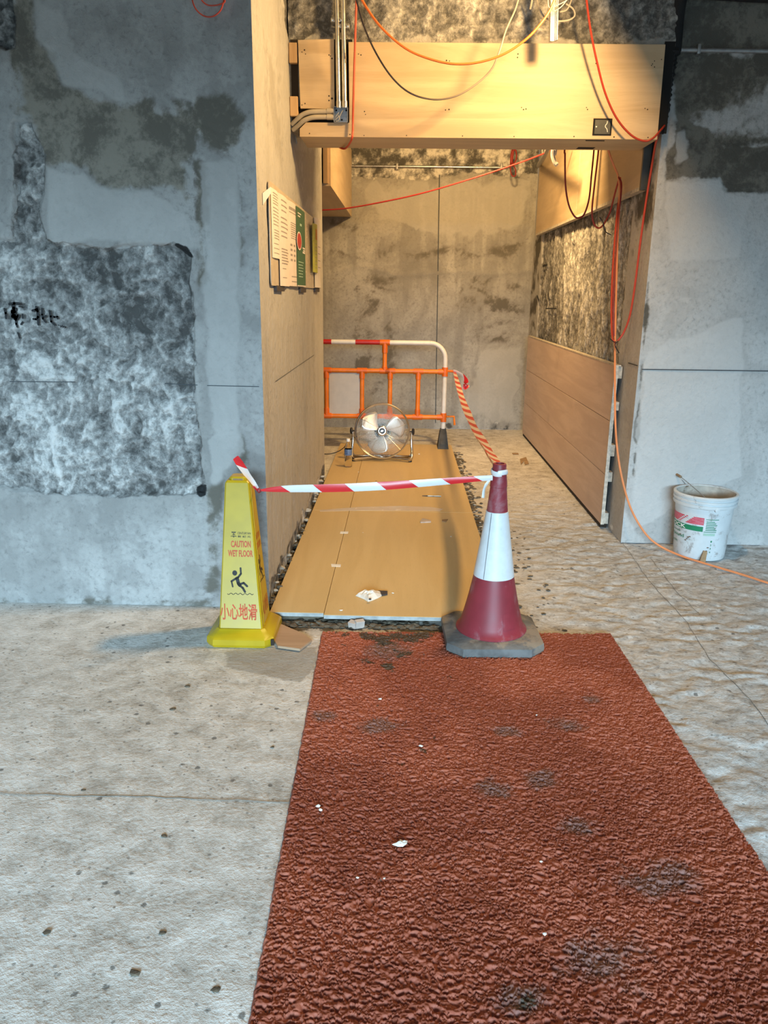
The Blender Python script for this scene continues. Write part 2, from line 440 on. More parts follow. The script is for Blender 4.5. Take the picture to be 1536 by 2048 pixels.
def mesh_from(name, mb, mats, smooth=True, ang=40):
    me = bpy.data.meshes.new(name)
    me.from_pydata(mb.v, [], mb.f)
    if isinstance(mats, str): mats = [mats]
    for q in mats: me.materials.append(MATS[q])
    if any(mb.mi): me.polygons.foreach_set('material_index', mb.mi)
    if any(u is not None for u in mb.uv):
        ul = me.uv_layers.new(name='UVMap')
        i = 0
        for p, u in zip(me.polygons, mb.uv):
            for q in range(p.loop_total):
                if u is not None: ul.data[p.loop_start+q].uv = u[q]
    bm = bmesh.new(); bm.from_mesh(me)
    bmesh.ops.recalc_face_normals(bm, faces=bm.faces[:])
    bm.to_mesh(me); bm.free()
    if smooth:
        me.polygons.foreach_set('use_smooth', [True]*len(me.polygons))
        me.set_sharp_from_angle(angle=math.radians(ang))
    me.update()
    return me

def obj(name, mb, mats, parent=None, smooth=True, ang=40, recentre=True):
    me = mesh_from(name, mb, mats, smooth, ang)
    o = bpy.data.objects.new(name, me); COL.objects.link(o)
    if parent is not None:
        o.parent = parent
    elif recentre and len(me.vertices):
        a = np.array([v.co for v in me.vertices])
        c = Vector(((a[:, 0].min()+a[:, 0].max())/2, (a[:, 1].min()+a[:, 1].max())/2, a[:, 2].min()))
        me.transform(Matrix.Translation(-c)); o.location = c
    return o
def tag(o, label, cat, group=None):
    o['label'] = label; o['category'] = cat
    if group: o['group'] = group
    return o
def thing(name, label, cat, loc=(0, 0, 0), rot=(0, 0, 0), group=None):
    o = bpy.data.objects.new(name, None); COL.objects.link(o)
    o.location = loc; o.rotation_euler = rot; o.empty_display_size = 0.05
    return tag(o, label, cat, group)
def part_world(name, mb, mats, parent, **kw):
    """part whose geometry was written in world coordinates"""
    M = Matrix.LocRotScale(parent.location, parent.rotation_euler, parent.scale)
    if parent.parent: M = Matrix.LocRotScale(parent.parent.location, parent.parent.rotation_euler, parent.parent.scale) @ M
    mb.xform(M.inverted())
    return obj(name, mb, mats, parent, **kw)
def struct(o, label=None, cat=None):
    o['kind'] = 'structure'
    if label: o['label'] = label
    if cat: o['category'] = cat
    return o

def spline(pts, k=6):
    """Catmull-Rom through the points"""
    P = [np.array(p, float) for p in pts]
    P = [2*P[0]-P[1]]+P+[2*P[-1]-P[-2]]
    out = []
    for i in range(1, len(P)-2):
        for j in range(k):
            t = j/k
            a, b, c, d = P[i-1], P[i], P[i+1], P[i+2]
            out.append(0.5*((2*b)+(-a+c)*t+(2*a-5*b+4*c-d)*t*t+(-a+3*b-3*c+d)*t**3))
    out.append(P[-2])
    return out
def sightline(pts):
    """(image x, image y, depth Y) -> points"""
    return [ony(x, y, Y) for x, y, Y in pts]
def capsule(mb, a, b, r, fn, d, r2=None, n=6):
    """rounded stroke from a to b in 2-D"""
    r2 = r if r2 is None else r2
    a, b = Vector(a), Vector(b); t = math.atan2(b.y-a.y, b.x-a.x)
    pl = [(a.x+r*math.cos(t+math.pi/2+math.pi*i/n), a.y+r*math.sin(t+math.pi/2+math.pi*i/n)) for i in range(n+1)]
    pl += [(b.x+r2*math.cos(t-math.pi/2+math.pi*i/n), b.y+r2*math.sin(t-math.pi/2+math.pi*i/n)) for i in range(n+1)]
    mb.prism(pl, fn, d)
def stroke(mb, pts, r, fn, d):
    for a, b in zip(pts, pts[1:]): capsule(mb, a, b, r, fn, d)

FONT_CJK = None
def text2d(body, bold=0.0, res=3):
    """flat outlines of a word, scaled to the unit square"""
    cu = bpy.data.curves.new('lettering', 'FONT')
    cu.body = body; cu.size = 1; cu.resolution_u = res; cu.offset = bold; cu.fill_mode = 'FRONT'
    o = bpy.data.objects.new('lettering', cu); COL.objects.link(o)
    bpy.context.view_layer.update()
    me = bpy.data.meshes.new_from_object(o.evaluated_get(bpy.context.evaluated_depsgraph_get()))
    vs = np.array([v.co[:2] for v in me.vertices]); fs = [tuple(p.vertices) for p in me.polygons]
    bpy.data.objects.remove(o); bpy.data.curves.remove(cu); bpy.data.meshes.remove(me)
    lo, hi = vs.min(0), vs.max(0)
    return (vs-lo)/(hi-lo), fs, (hi-lo)[0]/(hi-lo)[1]
def put_text(mb, body, u0, v0, u1, v1, fn, bold=0.0, lift=0.0006):
    vs, fs, _ = text2d(body, bold)
    mb.add([fn(u0+(u1-u0)*x, v0+(v1-v0)*y, lift) for x, y in vs], fs)

def stretch(f, g=2.0):
    return np.clip((f-0.5)*g+0.5, 0, 1)
def aggregate(u, v, s):
    """height field of hacked concrete: warped lumps with knobbly broken faces"""
    a = fbm(u*5, v*5, s, 3); b = fbm(u*5+31, v*5+17, s+1, 3)
    x, y = u+0.16*(a-0.5), v+0.16*(b-0.5)
    lumps = fbm(x*15, y*13, s+2, 5, 0.64)
    cell = np.abs(2*vn(x*17, y*14, s+3)-1); fine = fbm(x*40, y*34, s+4, 3, 0.6)
    drip = fbm(u*26, v*5, s+6, 3)
    h = 0.44*stretch(lumps, 2.0)+0.16*cell+0.30*stretch(fine, 2.0)+0.16*stretch(drip, 1.6)
    big = fbm(u*2.6, v*2.2, s+9, 4, 0.6)
    return np.clip((h-0.12)*1.15+0.75*(big-0.5), 0, 1)
def grid_mesh(mb_list, name, mats, parent=None, wallish=True):
    """several displaced grids -> one mesh with float masks. each: (P[n,m,3], dict of masks)"""
    V, F, A = [], [], {}
    off = 0
    keys = ('rough', 'damp_shade', 'pale', 'ink', 'ripple', 'mortar', 'dust', 'tone', 'mot', 'streak', 'agg', 'mottle')
    for P, masks in mb_list:
        n, m_ = P.shape[:2]
        if wallish:
            H_, V_ = P[..., 0]+P[..., 1]*1.03, P[..., 2]
            wq = fbm(H_*3, V_*3, 5, 3)
            masks = dict(masks, tone=masks.get('tone', stretch(fbm(H_*1.7+wq, V_*1.7, 101, 4))), mot=stretch(fbm(H_*7+wq*2, V_*7+wq*2, 103, 6, 0.62), 2.2),
                         streak=stretch(fbm(H_*11, V_*1.1, 105, 4)), agg=masks.get('agg', stretch(fbm(H_*12, V_*12, 107, 6, 0.6), 2.6)))
        V.append(P.reshape(-1, 3))
        idx = off+np.arange(n*m_).reshape(n, m_)
        F.append(np.stack([idx[:-1, :-1], idx[1:, :-1], idx[1:, 1:], idx[:-1, 1:]], -1).reshape(-1, 4))
        for k in keys:
            A.setdefault(k, []).append(np.asarray(masks.get(k, np.zeros((n, m_)))).reshape(-1))
        off += n*m_
    V = np.concatenate(V).astype(np.float32); F = np.concatenate(F).astype(np.int32)
    me = bpy.data.meshes.new(name)
    me.vertices.add(len(V)); me.vertices.foreach_set('co', V.ravel())
    me.loops.add(F.size); me.loops.foreach_set('vertex_index', F.ravel())
    me.polygons.add(len(F)); me.polygons.foreach_set('loop_start', np.arange(0, F.size, 4, dtype=np.int32))
    me.polygons.foreach_set('use_smooth', np.ones(len(F), bool))
    me.update(calc_edges=True)
    for k in keys:
        a = np.concatenate(A[k]).astype(np.float32)
        if a.any():
            at = me.attributes.new(k, 'FLOAT', 'POINT'); at.data.foreach_set('value', a)
    me.materials.append(MATS[mats])
    o = bpy.data.objects.new(name, me); COL.objects.link(o)
    if parent: o.parent = parent
    return o
def axis(*segs):
    """piecewise even spacing: (start, end, step), ..."""
    out = []
    for a, b, s in segs:
        n = max(1, int(round(abs(b-a)/s)))
        out += list(np.linspace(a, b, n, endpoint=False))
    out.append(segs[-1][1])
    return np.array(out)

# ------------------------------------------------------------------ THE ROOM
YL, YR, YB = 3.28, 4.36, 8.27        # left wall face, right wall face, far wall
XL, XR = -0.59, 1.31                 # the two sides of the passage
YE = 5.85                            # where the left wall ends
ZC = 3.2
def wl(px): return [tuple(ony(x, y, YL)[[0, 2]]) for x, y in px]
def wr(px): return [tuple(ony(x, y, YR)[[0, 2]]) for x, y in px]
def wb(px): return [tuple(ony(x, y, YB)[[0, 2]]) for x, y in px]
def ws(px, X): return [tuple(onx(x, y, X)[[1, 2]]) for x, y in px]

def make_wall_left():
    xs = axis((-5, -2.2, 0.08), (-2.2, -1.9, 0.02), (-1.9, XL, 0.0062)); zs = axis((0, 2.75, 0.0062), (2.75, ZC, 0.05))
    X, Z = np.meshgrid(xs, zs)
    rough = softmask(X, Z, [
        wl([(-700, 470), (0, 478), (95, 480), (110, 490), (250, 494), (345, 492), (378, 512), (374, 560), (385, 640), (392, 800), (398, 900), (404, 985),
            (300, 990), (200, 990), (100, 984), (0, 972), (-700, 960)]),
        wl([(-30, -30), (22, -30), (26, 90), (12, 100), (-30, 85)]),
        wl([(30, 245), (62, 240), (85, 300), (88, 380), (80, 430), (95, 490), (20, 490), (30, 380)])], 0.06)
    damp_shade = softmask(X, Z, [wl([(28, -20), (66, -20), (70, 75), (112, 100), (120, 170), (165, 178), (200, 195), (240, 208), (300, 205), (312, 228), (350, 228), (355, 205), (380, 228), (392, 205), (455, 200), (478, 240),
        (482, 300), (440, 292), (428, 285), (400, 262), (378, 270), (382, 300), (368, 335), (378, 385), (390, 395), (372, 412), (345, 382), (310, 375), (225, 385), (190, 366), (168, 335), (100, 332),
        (82, 300), (58, 245), (38, 230), (30, 100)]),
        wl([(10, 0), (30, 0), (45, 230), (30, 240)]),
        wl([(392, 330), (402, 330), (408, 500), (412, 560), (404, 560), (398, 480)])], 0.11)
    damp_shade = np.maximum(damp_shade, 0.45*softmask(X, Z, [wl([(478, 330), (486, 330), (490, 560), (484, 650), (500, 960), (470, 940), (474, 700)]), wl([(404, 980), (450, 960), (440, 1180), (410, 1200)]),
                                                wl([(-400, 1180), (430, 1195), (430, 1225), (-400, 1215)])], 0.05))
    pale = softmask(X, Z, [wl([(95, 335), (165, 345), (200, 372), (300, 382), (370, 420), (385, 490), (100, 482), (84, 420)]), wl([(70, 0), (130, 10), (150, 100), (240, 150), (250, 205), (130, 170), (72, 75)]),
                           wl([(408, 330), (470, 330), (480, 900), (430, 960), (414, 700)])], 0.08)
    ink = softmask(X, Z, [wl([(352, 490), (372, 494), (388, 515), (375, 512)]), wl([(393, 975), (410, 972), (412, 990), (400, 998), (392, 990)])], 0.03)*0.95
    rg = sstep(0.40, 0.6, rough+(fbm(X*9, Z*9, 3)-0.5)*0.7)
    ag = aggregate(X, Z, 200)
    rel = rg*(0.016+0.042*(0.5-ag)) + 0.004*(fbm(X*4, Z*4, 8, 3)-0.5)
    dmg = sstep(0.44, 0.6, damp_shade+(fbm(X*9, Z*9, 4)-0.5)*0.7)
    rel = rel+dmg*0.004 + sstep(0.5, 0.8, ink)*0.015
    edge = np.clip((XL-X)/0.03, 0, 1)
    Y = YL+rel*edge
    front = np.stack([X, Y, Z], -1)
    ms = dict(rough=rough, damp_shade=damp_shade, pale=pale, ink=ink, agg=ag)
    # reveal facing the passage
    ys = axis((YL, 5.85, 0.009)); zs2 = axis((0, 2.9, 0.009), (2.9, ZC, 0.05))
    Yg, Zg = np.meshgrid(ys, zs2)
    low = np.clip(0.5+(0.10-Zg+0.10*(fbm(Yg*6, Zg*0+1, 21)-0.5))/0.08, 0, 1)
    rough2 = np.maximum(low*0.8, softmask(Yg, Zg, [ws([(560, -20), (600, -20), (600, 90), (586, 110), (572, 60)], XL)], 0.1))
    damp_shade2 = 0.6*softmask(Yg, Zg, [ws([(585, 285), (640, 300), (648, 420), (640, 440), (620, 400), (605, 425), (596, 350)], XL)], 0.08)  # paints the beam's cast shadow onto the reveal
    damp_shade2 = np.maximum(damp_shade2, 0.56*softmask(Yg, Zg, [ws([(525, 60), (545, 100), (560, 250), (575, 330), (560, 350), (540, 250)], XL)], 0.15))
    pale2 = np.maximum(0.56, softmask(Yg, Zg, [ws([(495, 190), (520, 215), (560, 320), (590, 500), (560, 600), (520, 400)], XL)], 0.15))
    rg2 = sstep(0.4, 0.6, rough2+(fbm(Yg*9, Zg*9, 31)-0.5)*0.6)
    e2 = np.clip(np.minimum(Yg-YL, YE-Yg)/0.02, 0, 1)
    jag = (np.abs(Yg-YL) < 0.001)*0.0
    Xg = XL-(rg2*0.014*fbm(Yg*20, Zg*20, 33, 4)+0.010*(fbm(Yg*5, Zg*2.0, 35, 5, 0.6)-0.5)+0.004*(fbm(Yg*26, Zg*14, 36, 3)-0.5))*e2+jag
    side = np.stack([Xg, Yg, Zg], -1)
    # end of the wall and its far side
    xe = axis((XL, -0.95, 0.06)); A, B = np.meshgrid(xe, axis((0, ZC, 0.1)))
    end = np.stack([A, A*0+YE, B], -1)
    A, B = np.meshgrid(axis((-0.95, -5, 0.5)), axis((0, ZC, 0.4)))
    rear = np.stack([A, A*0+YE, B], -1)
    return grid_mesh([(front, ms), (side, dict(rough=rough2, damp_shade=damp_shade2, pale=pale2, tone=0.75+0.25*stretch(fbm(Yg*4, Zg*3, 37, 4)))), (end, {}), (rear, {})], 'wall_left', 'concrete_left')

def make_wall_right():
    xs = axis((XR, 2.5, 0.008), (2.5, 5, 0.08)); zs = axis((0, 2.9, 0.008), (2.9, ZC, 0.05))
    X, Z = np.meshgrid(xs, zs)
    damp_shade = softmask(X, Z, [wr([(1345, 100), (1400, 105), (1395, 200), (1385, 240), (1420, 250), (1450, 300), (1536, 290), (1900, 280), (1900, 400), (1536, 385), (1452, 382), (1440, 355), (1330, 362), (1332, 300), (1350, 280)]),
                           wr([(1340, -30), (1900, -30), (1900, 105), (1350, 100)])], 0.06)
    damp_shade = np.maximum(damp_shade, 0.68*softmask(X, Z, [wr([(1335, 100), (1900, 100), (1900, 300), (1340, 300)])], 0.1))  # weak light on the upper right wall, painted in as darker colour
    damp_shade = np.maximum(damp_shade, 0.58*softmask(X, Z, [wr([(1292, 560), (1303, 560), (1285, 800), (1272, 960), (1262, 950), (1275, 780)])], 0.03))
    pale = softmask(X, Z, [wr([(1352, 265), (1370, 262), (1378, 320), (1352, 328)]), wr([(1335, 365), (1440, 360), (1450, 390), (1500, 400), (1480, 520), (1340, 520)]), wr([(1290, 700), (1480, 640), (1480, 950), (1262, 1060)])], 0.08)
    dg = sstep(0.44, 0.6, damp_shade+(fbm(X*9, Z*9, 4)-0.5)*0.7)
    Y = YR+(0.004*dg+0.004*(fbm(X*4, Z*4, 12, 3)-0.5)+0.003*(fbm(X*25, Z*18, 14, 3)-0.5))*np.clip((X-XR)/0.02, 0, 1)
    rough = 0*Z
    f = (np.stack([X, Y, Z], -1), dict(damp_shade=damp_shade, pale=pale, rough=rough))
    ys = axis((YR, YB, 0.011)); Yg, Zg = np.meshgrid(ys, axis((0, 2.75, 0.011), (2.75, ZC, 0.05)))
    rough2 = softmask(Yg, Zg, [[(4.80, 0.95), (7.75, 0.95), (7.75, 2.05), (4.78, 2.15)]], 0.10)
    rough2 = np.maximum(rough2, 0.3*softmask(Yg, Zg, [[(4.3, 0), (8.3, 0), (8.3, 0.05), (4.3, 0.05)]], 0.05))
    damp_shade2 = softmask(Yg, Zg, [[(4.36, 1.75), (4.7, 1.6), (4.75, 2.2), (4.36, 2.3)], [(7.8, 1.0), (8.27, 0.9), (8.27, 2.2), (7.8, 2.2)]], 0.2)*0.55
    rg = sstep(0.4, 0.6, rough2+(fbm(Yg*7, Zg*7, 41)-0.5)*0.6)
    e = np.clip(np.minimum(Yg-YR, YB-Yg)/0.03, 0, 1)
    ag = aggregate(Yg, Zg*0.7, 220)
    Xg = XR+(rg*(0.012+0.032*(0.5-ag))+0.005*(fbm(Yg*4, Zg*3, 45, 3)-0.5))*e
    s = (np.stack([Xg, Yg, Zg], -1), dict(rough=rough2, damp_shade=damp_shade2, agg=ag*0.85))
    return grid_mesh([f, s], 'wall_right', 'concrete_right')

def make_wall_back():
    xs = axis((-5.0, -0.95, 0.1), (-0.95, XR, 0.013)); zs = axis((0, 2.75, 0.013), (2.75, ZC, 0.05))
    X, Z = np.meshgrid(xs, zs)
    rough = softmask(X, Z, [wb([(200, 200), (1080, 200), (1080, 350), (1030, 355), (960, 345), (850, 358), (700, 352), (200, 360)])], 0.12)
    rough = np.maximum(rough, 0.3*softmask(X, Z, [wb([(600, 845), (1050, 840), (1050, 880), (600, 880)])], 0.06))
    damp_shade = 0.44*softmask(X, Z, [wb([(640, 485), (720, 500), (800, 505), (880, 488), (960, 500), (1060, 470), (1060, 510), (960, 525), (880, 512), (800, 528), (720, 520), (640, 510)]),
                                wb([(770, 380), (790, 380), (792, 700), (780, 720)]), wb([(700, 530), (780, 560), (800, 800), (700, 800)]), wb([(660, 430), (700, 440), (780, 470), (760, 490), (650, 450)]), wb([(900, 540), (1050, 560), (1050, 700), (900, 680)])], 0.14)  # slanted patch under the duct casing paints that casing's cast shadow
    pale = softmask(X, Z, [wb([(720, 370), (1060, 360), (1050, 460), (900, 480), (760, 440)]), wb([(960, 700), (1040, 690), (1030, 840), (920, 840)])], 0.25)
    rg = sstep(0.4, 0.6, rough+(fbm(X*7, Z*7, 51)-0.5)*0.6)
    ridge = np.exp(-((Z-(1.62+0.10*(fbm(X*2.2, X*0, 57)-0.5)*2))/0.03)**2)
    Y = YB+rg*0.02*(fbm(X*10, Z*8, 53, 5)-0.3)-ridge*0.012+0.01*(fbm(X*3, Z*3, 55, 4)-0.5)
    return grid_mesh([(np.stack([X, Y, Z], -1), dict(rough=rough, damp_shade=damp_shade, pale=pale))], 'wall_back', 'concrete_passage')

def make_lintel():
    # concrete downstand over the passage mouth, behind the plywood
    xs = axis((XL, XR, 0.012)); zs = axis((2.20, 2.55, 0.05), (2.55, ZC, 0.012))
    X, Z = np.meshgrid(xs, zs)
    rough = np.clip(0.5+(Z-2.60)/0.1, 0, 1)*0.9
    ag = aggregate(X, Z, 240)
    Y = 4.285+0.03*(0.5-ag)*rough
    A, B = np.meshgrid(xs[::6], axis((4.285, 4.52, 0.1)))
    C_, D = np.meshgrid(xs[::6], axis((2.20, ZC, 0.2)))
    return grid_mesh([(np.stack([X, Y, Z], -1), dict(rough=rough, agg=ag*0.8)), (np.stack([A, B, A*0+2.20], -1), {}), (np.stack([C_, C_*0+4.52, D], -1), {})], 'wall_lintel', 'concrete_passage')

def make_floor():
    xs = axis((-5, -2, 0.1), (-2, 2.4, 0.0125), (2.4, 5, 0.1)); ys = axis((-4, 0.9, 0.1), (0.9, 5.0, 0.0125), (5.0, YB, 0.02))
    X, Y = np.meshgrid(xs, ys)
    rip = sstep(0.3, 1.0, X)*sstep(6.5, 4.5, Y)
    damp_shade = softmask(X, Y, [[tuple(onz(x, y)[:2]) for x, y in [(450, 1300), (640, 1290), (632, 1345), (600, 1365), (520, 1350), (450, 1335)]]], 0.10)*0.9
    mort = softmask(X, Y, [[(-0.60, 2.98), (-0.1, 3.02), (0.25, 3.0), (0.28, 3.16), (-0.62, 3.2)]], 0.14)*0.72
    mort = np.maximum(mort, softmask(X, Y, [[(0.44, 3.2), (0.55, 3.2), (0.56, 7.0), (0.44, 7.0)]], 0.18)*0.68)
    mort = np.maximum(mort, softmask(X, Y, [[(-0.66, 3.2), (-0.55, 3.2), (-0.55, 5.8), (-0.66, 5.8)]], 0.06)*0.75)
    Z = 0.0035*(fbm(X*8, Y*8, 71, 5)-0.6) + rip*0.020*(fbm(X*13+fbm(X*5, Y*5, 77)*3, Y*22+fbm(X*6, Y*6, 78)*5, 73, 3)-0.64)
    tone = stretch(fbm(X*1.6, Y*1.6, 79, 5, 0.6), 2.4)
    return grid_mesh([(np.stack([X, Y, Z], -1), dict(ripple=rip, damp_shade=damp_shade, mortar=mort, tone=tone))], 'floor', 'floor_slab', wallish=False)

wall_left = struct(make_wall_left(), 'grey hacked and skimmed concrete wall with dark patches of dampness, on the left', 'wall')
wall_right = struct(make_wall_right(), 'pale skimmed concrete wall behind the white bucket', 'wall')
wall_back = struct(make_wall_back(), 'bare concrete wall at the far end of the passage', 'wall')
wall_lintel = struct(make_lintel(), 'rough concrete above the plywood beam', 'wall')
floor = struct(make_floor(), 'rough grey screed floor', 'floor')
struct(obj('ceiling', MB().box((-5.2, -4.2, ZC), (5.2, 8.6, ZC+0.15)), 'concrete_plain', smooth=False), 'dark concrete ceiling', 'ceiling')
mb = MB()
mb.box((-5.2, 3.3, 0), (-5.0, 8.6, ZC))
mb.box((-5.2, -4.2, 0), (-5.0, 3.3, ZC))
struct(obj('wall_far_left', mb, 'concrete_plain', smooth=False), 'plain side wall out of view on the left', 'wall')
struct(obj('wall_far_right', MB().box((5.0, -4.2, 0), (5.2, 4.6, ZC)), 'concrete_plain', smooth=False), 'plain side wall out of view on the right', 'wall')
# shopfront behind the camera: piers and a header over a wide opening
mb = MB()
mb.box((-5.0, -4.2, 2.35), (0.9, -4.0, ZC)); mb.box((0.9, -4.2, 2.08), (5.0, -4.0, ZC)); mb.box((-5.0, -4.2, 0), (-4.4, -4.0, 2.35)); mb.box((4.4, -4.2, 0), (5.0, -4.0, 2.08))  # unseen header drops lower on the right, added to darken the right wall
struct(obj('wall_front', mb, 'concrete_plain', smooth=False), 'shopfront wall with a wide opening behind the viewer, unseen header shaped to shade the right wall', 'wall')
struct(obj('pavement', MB().box((-14, -18, -0.12), (14, -4.2, -0.02)), 'concrete_plain', smooth=False), 'pavement outside the opening', 'pavement')

def strip(name, pts, w, fn, mat, parent, d=0.0012):
    mb = MB()
    for a, b in zip(pts, pts[1:]): capsule(mb, a, b, w, fn, d, n=2)
    return obj(name, mb, mat, parent, smooth=False)
# surveyor's level line snapped round the room
strip('level_line', [(-1.95, 1.0), (-1.72, 0.999)], 0.0012, lambda u, v, w: (u, YL-0.004-w, v), 'level_line', wall_left)
a, b, c, d = [ony(x, y, YL)[[0, 2]] for x, y in ((415, 771), (518, 773), (330, 767), (395, 770))]
strip('level_line', [tuple(c), tuple(d)], 0.0016, lambda u, v, w: (u, YL-0.001-w, v), 'level_line', wall_left)
strip('level_line', [tuple(a), tuple(b)], 0.0016, lambda u, v, w: (u, YL-0.002-w, v), 'level_line', wall_left)
a, b = [ony(x, y, YL)[[0, 2]] for x, y in ((20, 763), (150, 764))]
strip('level_line', [tuple(a), tuple(b)], 0.0016, lambda u, v, w: (u, YL-0.001-w, v), 'level_line', wall_left)
strip('level_line', [(3.6, 1.0), (4.2, 1.0), (5.2, 1.0)], 0.001, lambda u, v, w: (XL+0.002+w, u, v), 'level_line', wall_left)
a, b = [ony(x, y, YR)[[0, 2]] for x, y in ((1284, 738.5), (1536, 742))]
strip('level_line', [tuple(a), tuple(b), (b[0]+2, b[1])], 0.0028, lambda u, v, w: (u, YR-0.003-w, v), 'level_line', wall_right)
strip('level_line', [(YR+0.01, 1.03), (4.55, 1.03)], 0.003, lambda u, v, w: (XR-0.003-w, u, v), 'level_line', wall_right)
p = [ony(879+0.05*k*0-(k*0.9), 350+k*55, YB)[[0, 2]] for k in range(10)]
strip('shutter_joint', [tuple(q) for q in p], 0.004, lambda u, v, w: (u, YB-0.008-w, v), 'level_line', wall_back)
# floor cracks
def floor_line(px, w):
    pts = [onz(x, y)[:2] for x, y in px]; P = []
    for a, b in zip(pts, pts[1:]):
        n = max(2, int(np.hypot(*(b-a))/0.04))
        for i in range(n): P.append(tuple(a+(b-a)*i/n+RNG.uniform(-0.004, 0.004, 2)))
    P.append(tuple(pts[-1]))
    strip('crack', P, w, lambda u, v, w_: (u, v, 0.0012+w_), 'crack', floor)
floor_line([(-200, 1582), (150, 1592), (300, 1595), (420, 1600), (588, 1606)], 0.0007)
floor_line([(1245, 1085), (1300, 1165), (1370, 1240), (1420, 1320), (1500, 1400), (1560, 1480)], 0.0008)
floor_line([(1300, 1115), (1350, 1180), (1400, 1230)], 0.0006)

# handwriting in black marker on the hacked concrete
def mark(fx, fy): 
    q = ony(fx/10.24, 590+fy/10.24, YL-0.001); return (q[0], q[2])
mb = MB(); fn = lambda u, v, w: (u, YL-0.004-w, v)
for pts, r in [([(100, 285), (125, 370), (132, 470)], 26), ([(205, 185), (300, 170), (400, 175)], 30), ([(275, 220), (290, 270), (260, 350)], 36), ([(330, 290), (300, 340), (290, 420), (330, 470), (350, 420)], 42),
               ([(255, 330), (260, 440), (330, 500), (390, 420)], 32), ([(335, 510), (340, 590), (362, 650)], 24), ([(375, 775), (410, 875)], 20), ([(470, 400), (475, 470)], 20), ([(470, 555), (440, 600)], 20), ([(395, 235), (440, 240)], 12),
               ([(675, 318), (740, 300), (785, 290)], 26), ([(750, 245), (775, 330), (785, 450), (795, 600)], 28), ([(690, 490), (740, 495), (775, 470)], 22),
               ([(868, 280), (870, 400), (885, 480), (945, 555)], 22), ([(900, 460), (950, 425)], 22), ([(1020, 325), (1045, 440), (1055, 540), (1130, 610)], 24), ([(1060, 435), (1120, 450), (1180, 440), (1185, 480)], 20),
               ([(1205, 610), (1215, 630)], 9), ([(1240, 625), (1265, 640), (1245, 655)], 8), ([(1285, 625), (1300, 660), (1320, 640)], 9), ([(1330, 640), (1350, 655), (1335, 675)], 9)]:
    stroke(mb, [mark(*q) for q in pts], r/10.24/470*0.9, fn, 0.0008)
o = obj('marker_writing', mb, 'marker_ink', wall_left, smooth=False); o['label'] = 'two handwritten characters in black marker'
# faint marks on the hacked passage wall
mb = MB(); fn = lambda u, v, w: (XR-0.008-w, u, v)
def mk2(x, y): q = onx(x, y, XR-0.01); return (q[1], q[2])
for pts, r in [([(1074, 592), (1078, 602)], .012), ([(1087, 582), (1086, 600)], .012), ([(1090, 590), (1092, 602)], .010), ([(1096, 588), (1098, 600)], .012), ([(1085, 532), (1094, 530)], .010), ([(1091, 617), (1112, 617)], .005)]:
    stroke(mb, [mk2(*q) for q in pts], r, fn, 0.001)
o = obj('marker_writing', mb, 'marker_ink', wall_right, smooth=False); o['label'] = 'faint dark marker strokes'

# mortar lumps and rubble along the edges of the laid boards
def lump(mb, c, r, fl=0.5):
    bm = bmesh.new(); bmesh.ops.create_icosphere(bm, subdivisions=1, radius=1)
    rot = Euler((random.random()*6, random.random()*6, random.random()*6)).to_matrix()
    for v in bm.verts:
        k = random.uniform(0.65, 1.25); q = rot @ v.co
        v.co = (c[0]+q.x*r*k*1.3, c[1]+q.y*r*k, max(c[2]-r*0.2, c[2]+q.z*r*k*fl))
    mb.bm(bm); bm.free()
mb = MB()
for i in range(230):
    y = random.uniform(3.2, 7.0); x = 0.485+abs(random.gauss(0, 0.035))
    lump(mb, (x, y, 0.004), random.uniform(0.006, 0.020))
for i in range(70):
    y = 3.25+2.5*random.random()**1.3; x = random.uniform(XL+0.006, XL+0.022)
    lump(mb, (x, y, random.choice((0.01, 0.02, 0.035))), random.uniform(0.006, 0.016), 0.9)
for i in range(150):
    lump(mb, (random.uniform(-0.48, 0.17), min(3.15, max(3.075, random.gauss(3.10, 0.025))), 0.003), random.uniform(0.006, 0.018), 0.55)
for i in range(90):
    x, y = random.uniform(0.5, 0.75), random.uniform(2.95, 4.6); lump(mb, (x, y, 0.001), random.uniform(0.003, 0.012), 0.3)
o = obj('mortar_rubble', mb, 'mortar'); o['kind'] = 'stuff'
tag(o, 'dark crumbled mortar along the edges of the laid floor boards', 'rubble')
mb = MB()
for i in range(26):
    y = 3.3+2.4*random.random(); x = random.uniform(XL+0.002, XL+0.014)
    lump(mb, (x, y, random.uniform(0.015, 0.07)), random.uniform(0.006, 0.018), 1.0)
for i in range(45):
    y = random.uniform(3.3, 7.0); lump(mb, (0.50+abs(random.gauss(0, 0.03)), y, 0.006), random.uniform(0.006, 0.014), 0.6)
o = obj('plaster_chips', mb, 'screed'); o['kind'] = 'stuff'
tag(o, 'pale plaster chips at the foot of the lit passage wall', 'rubble')

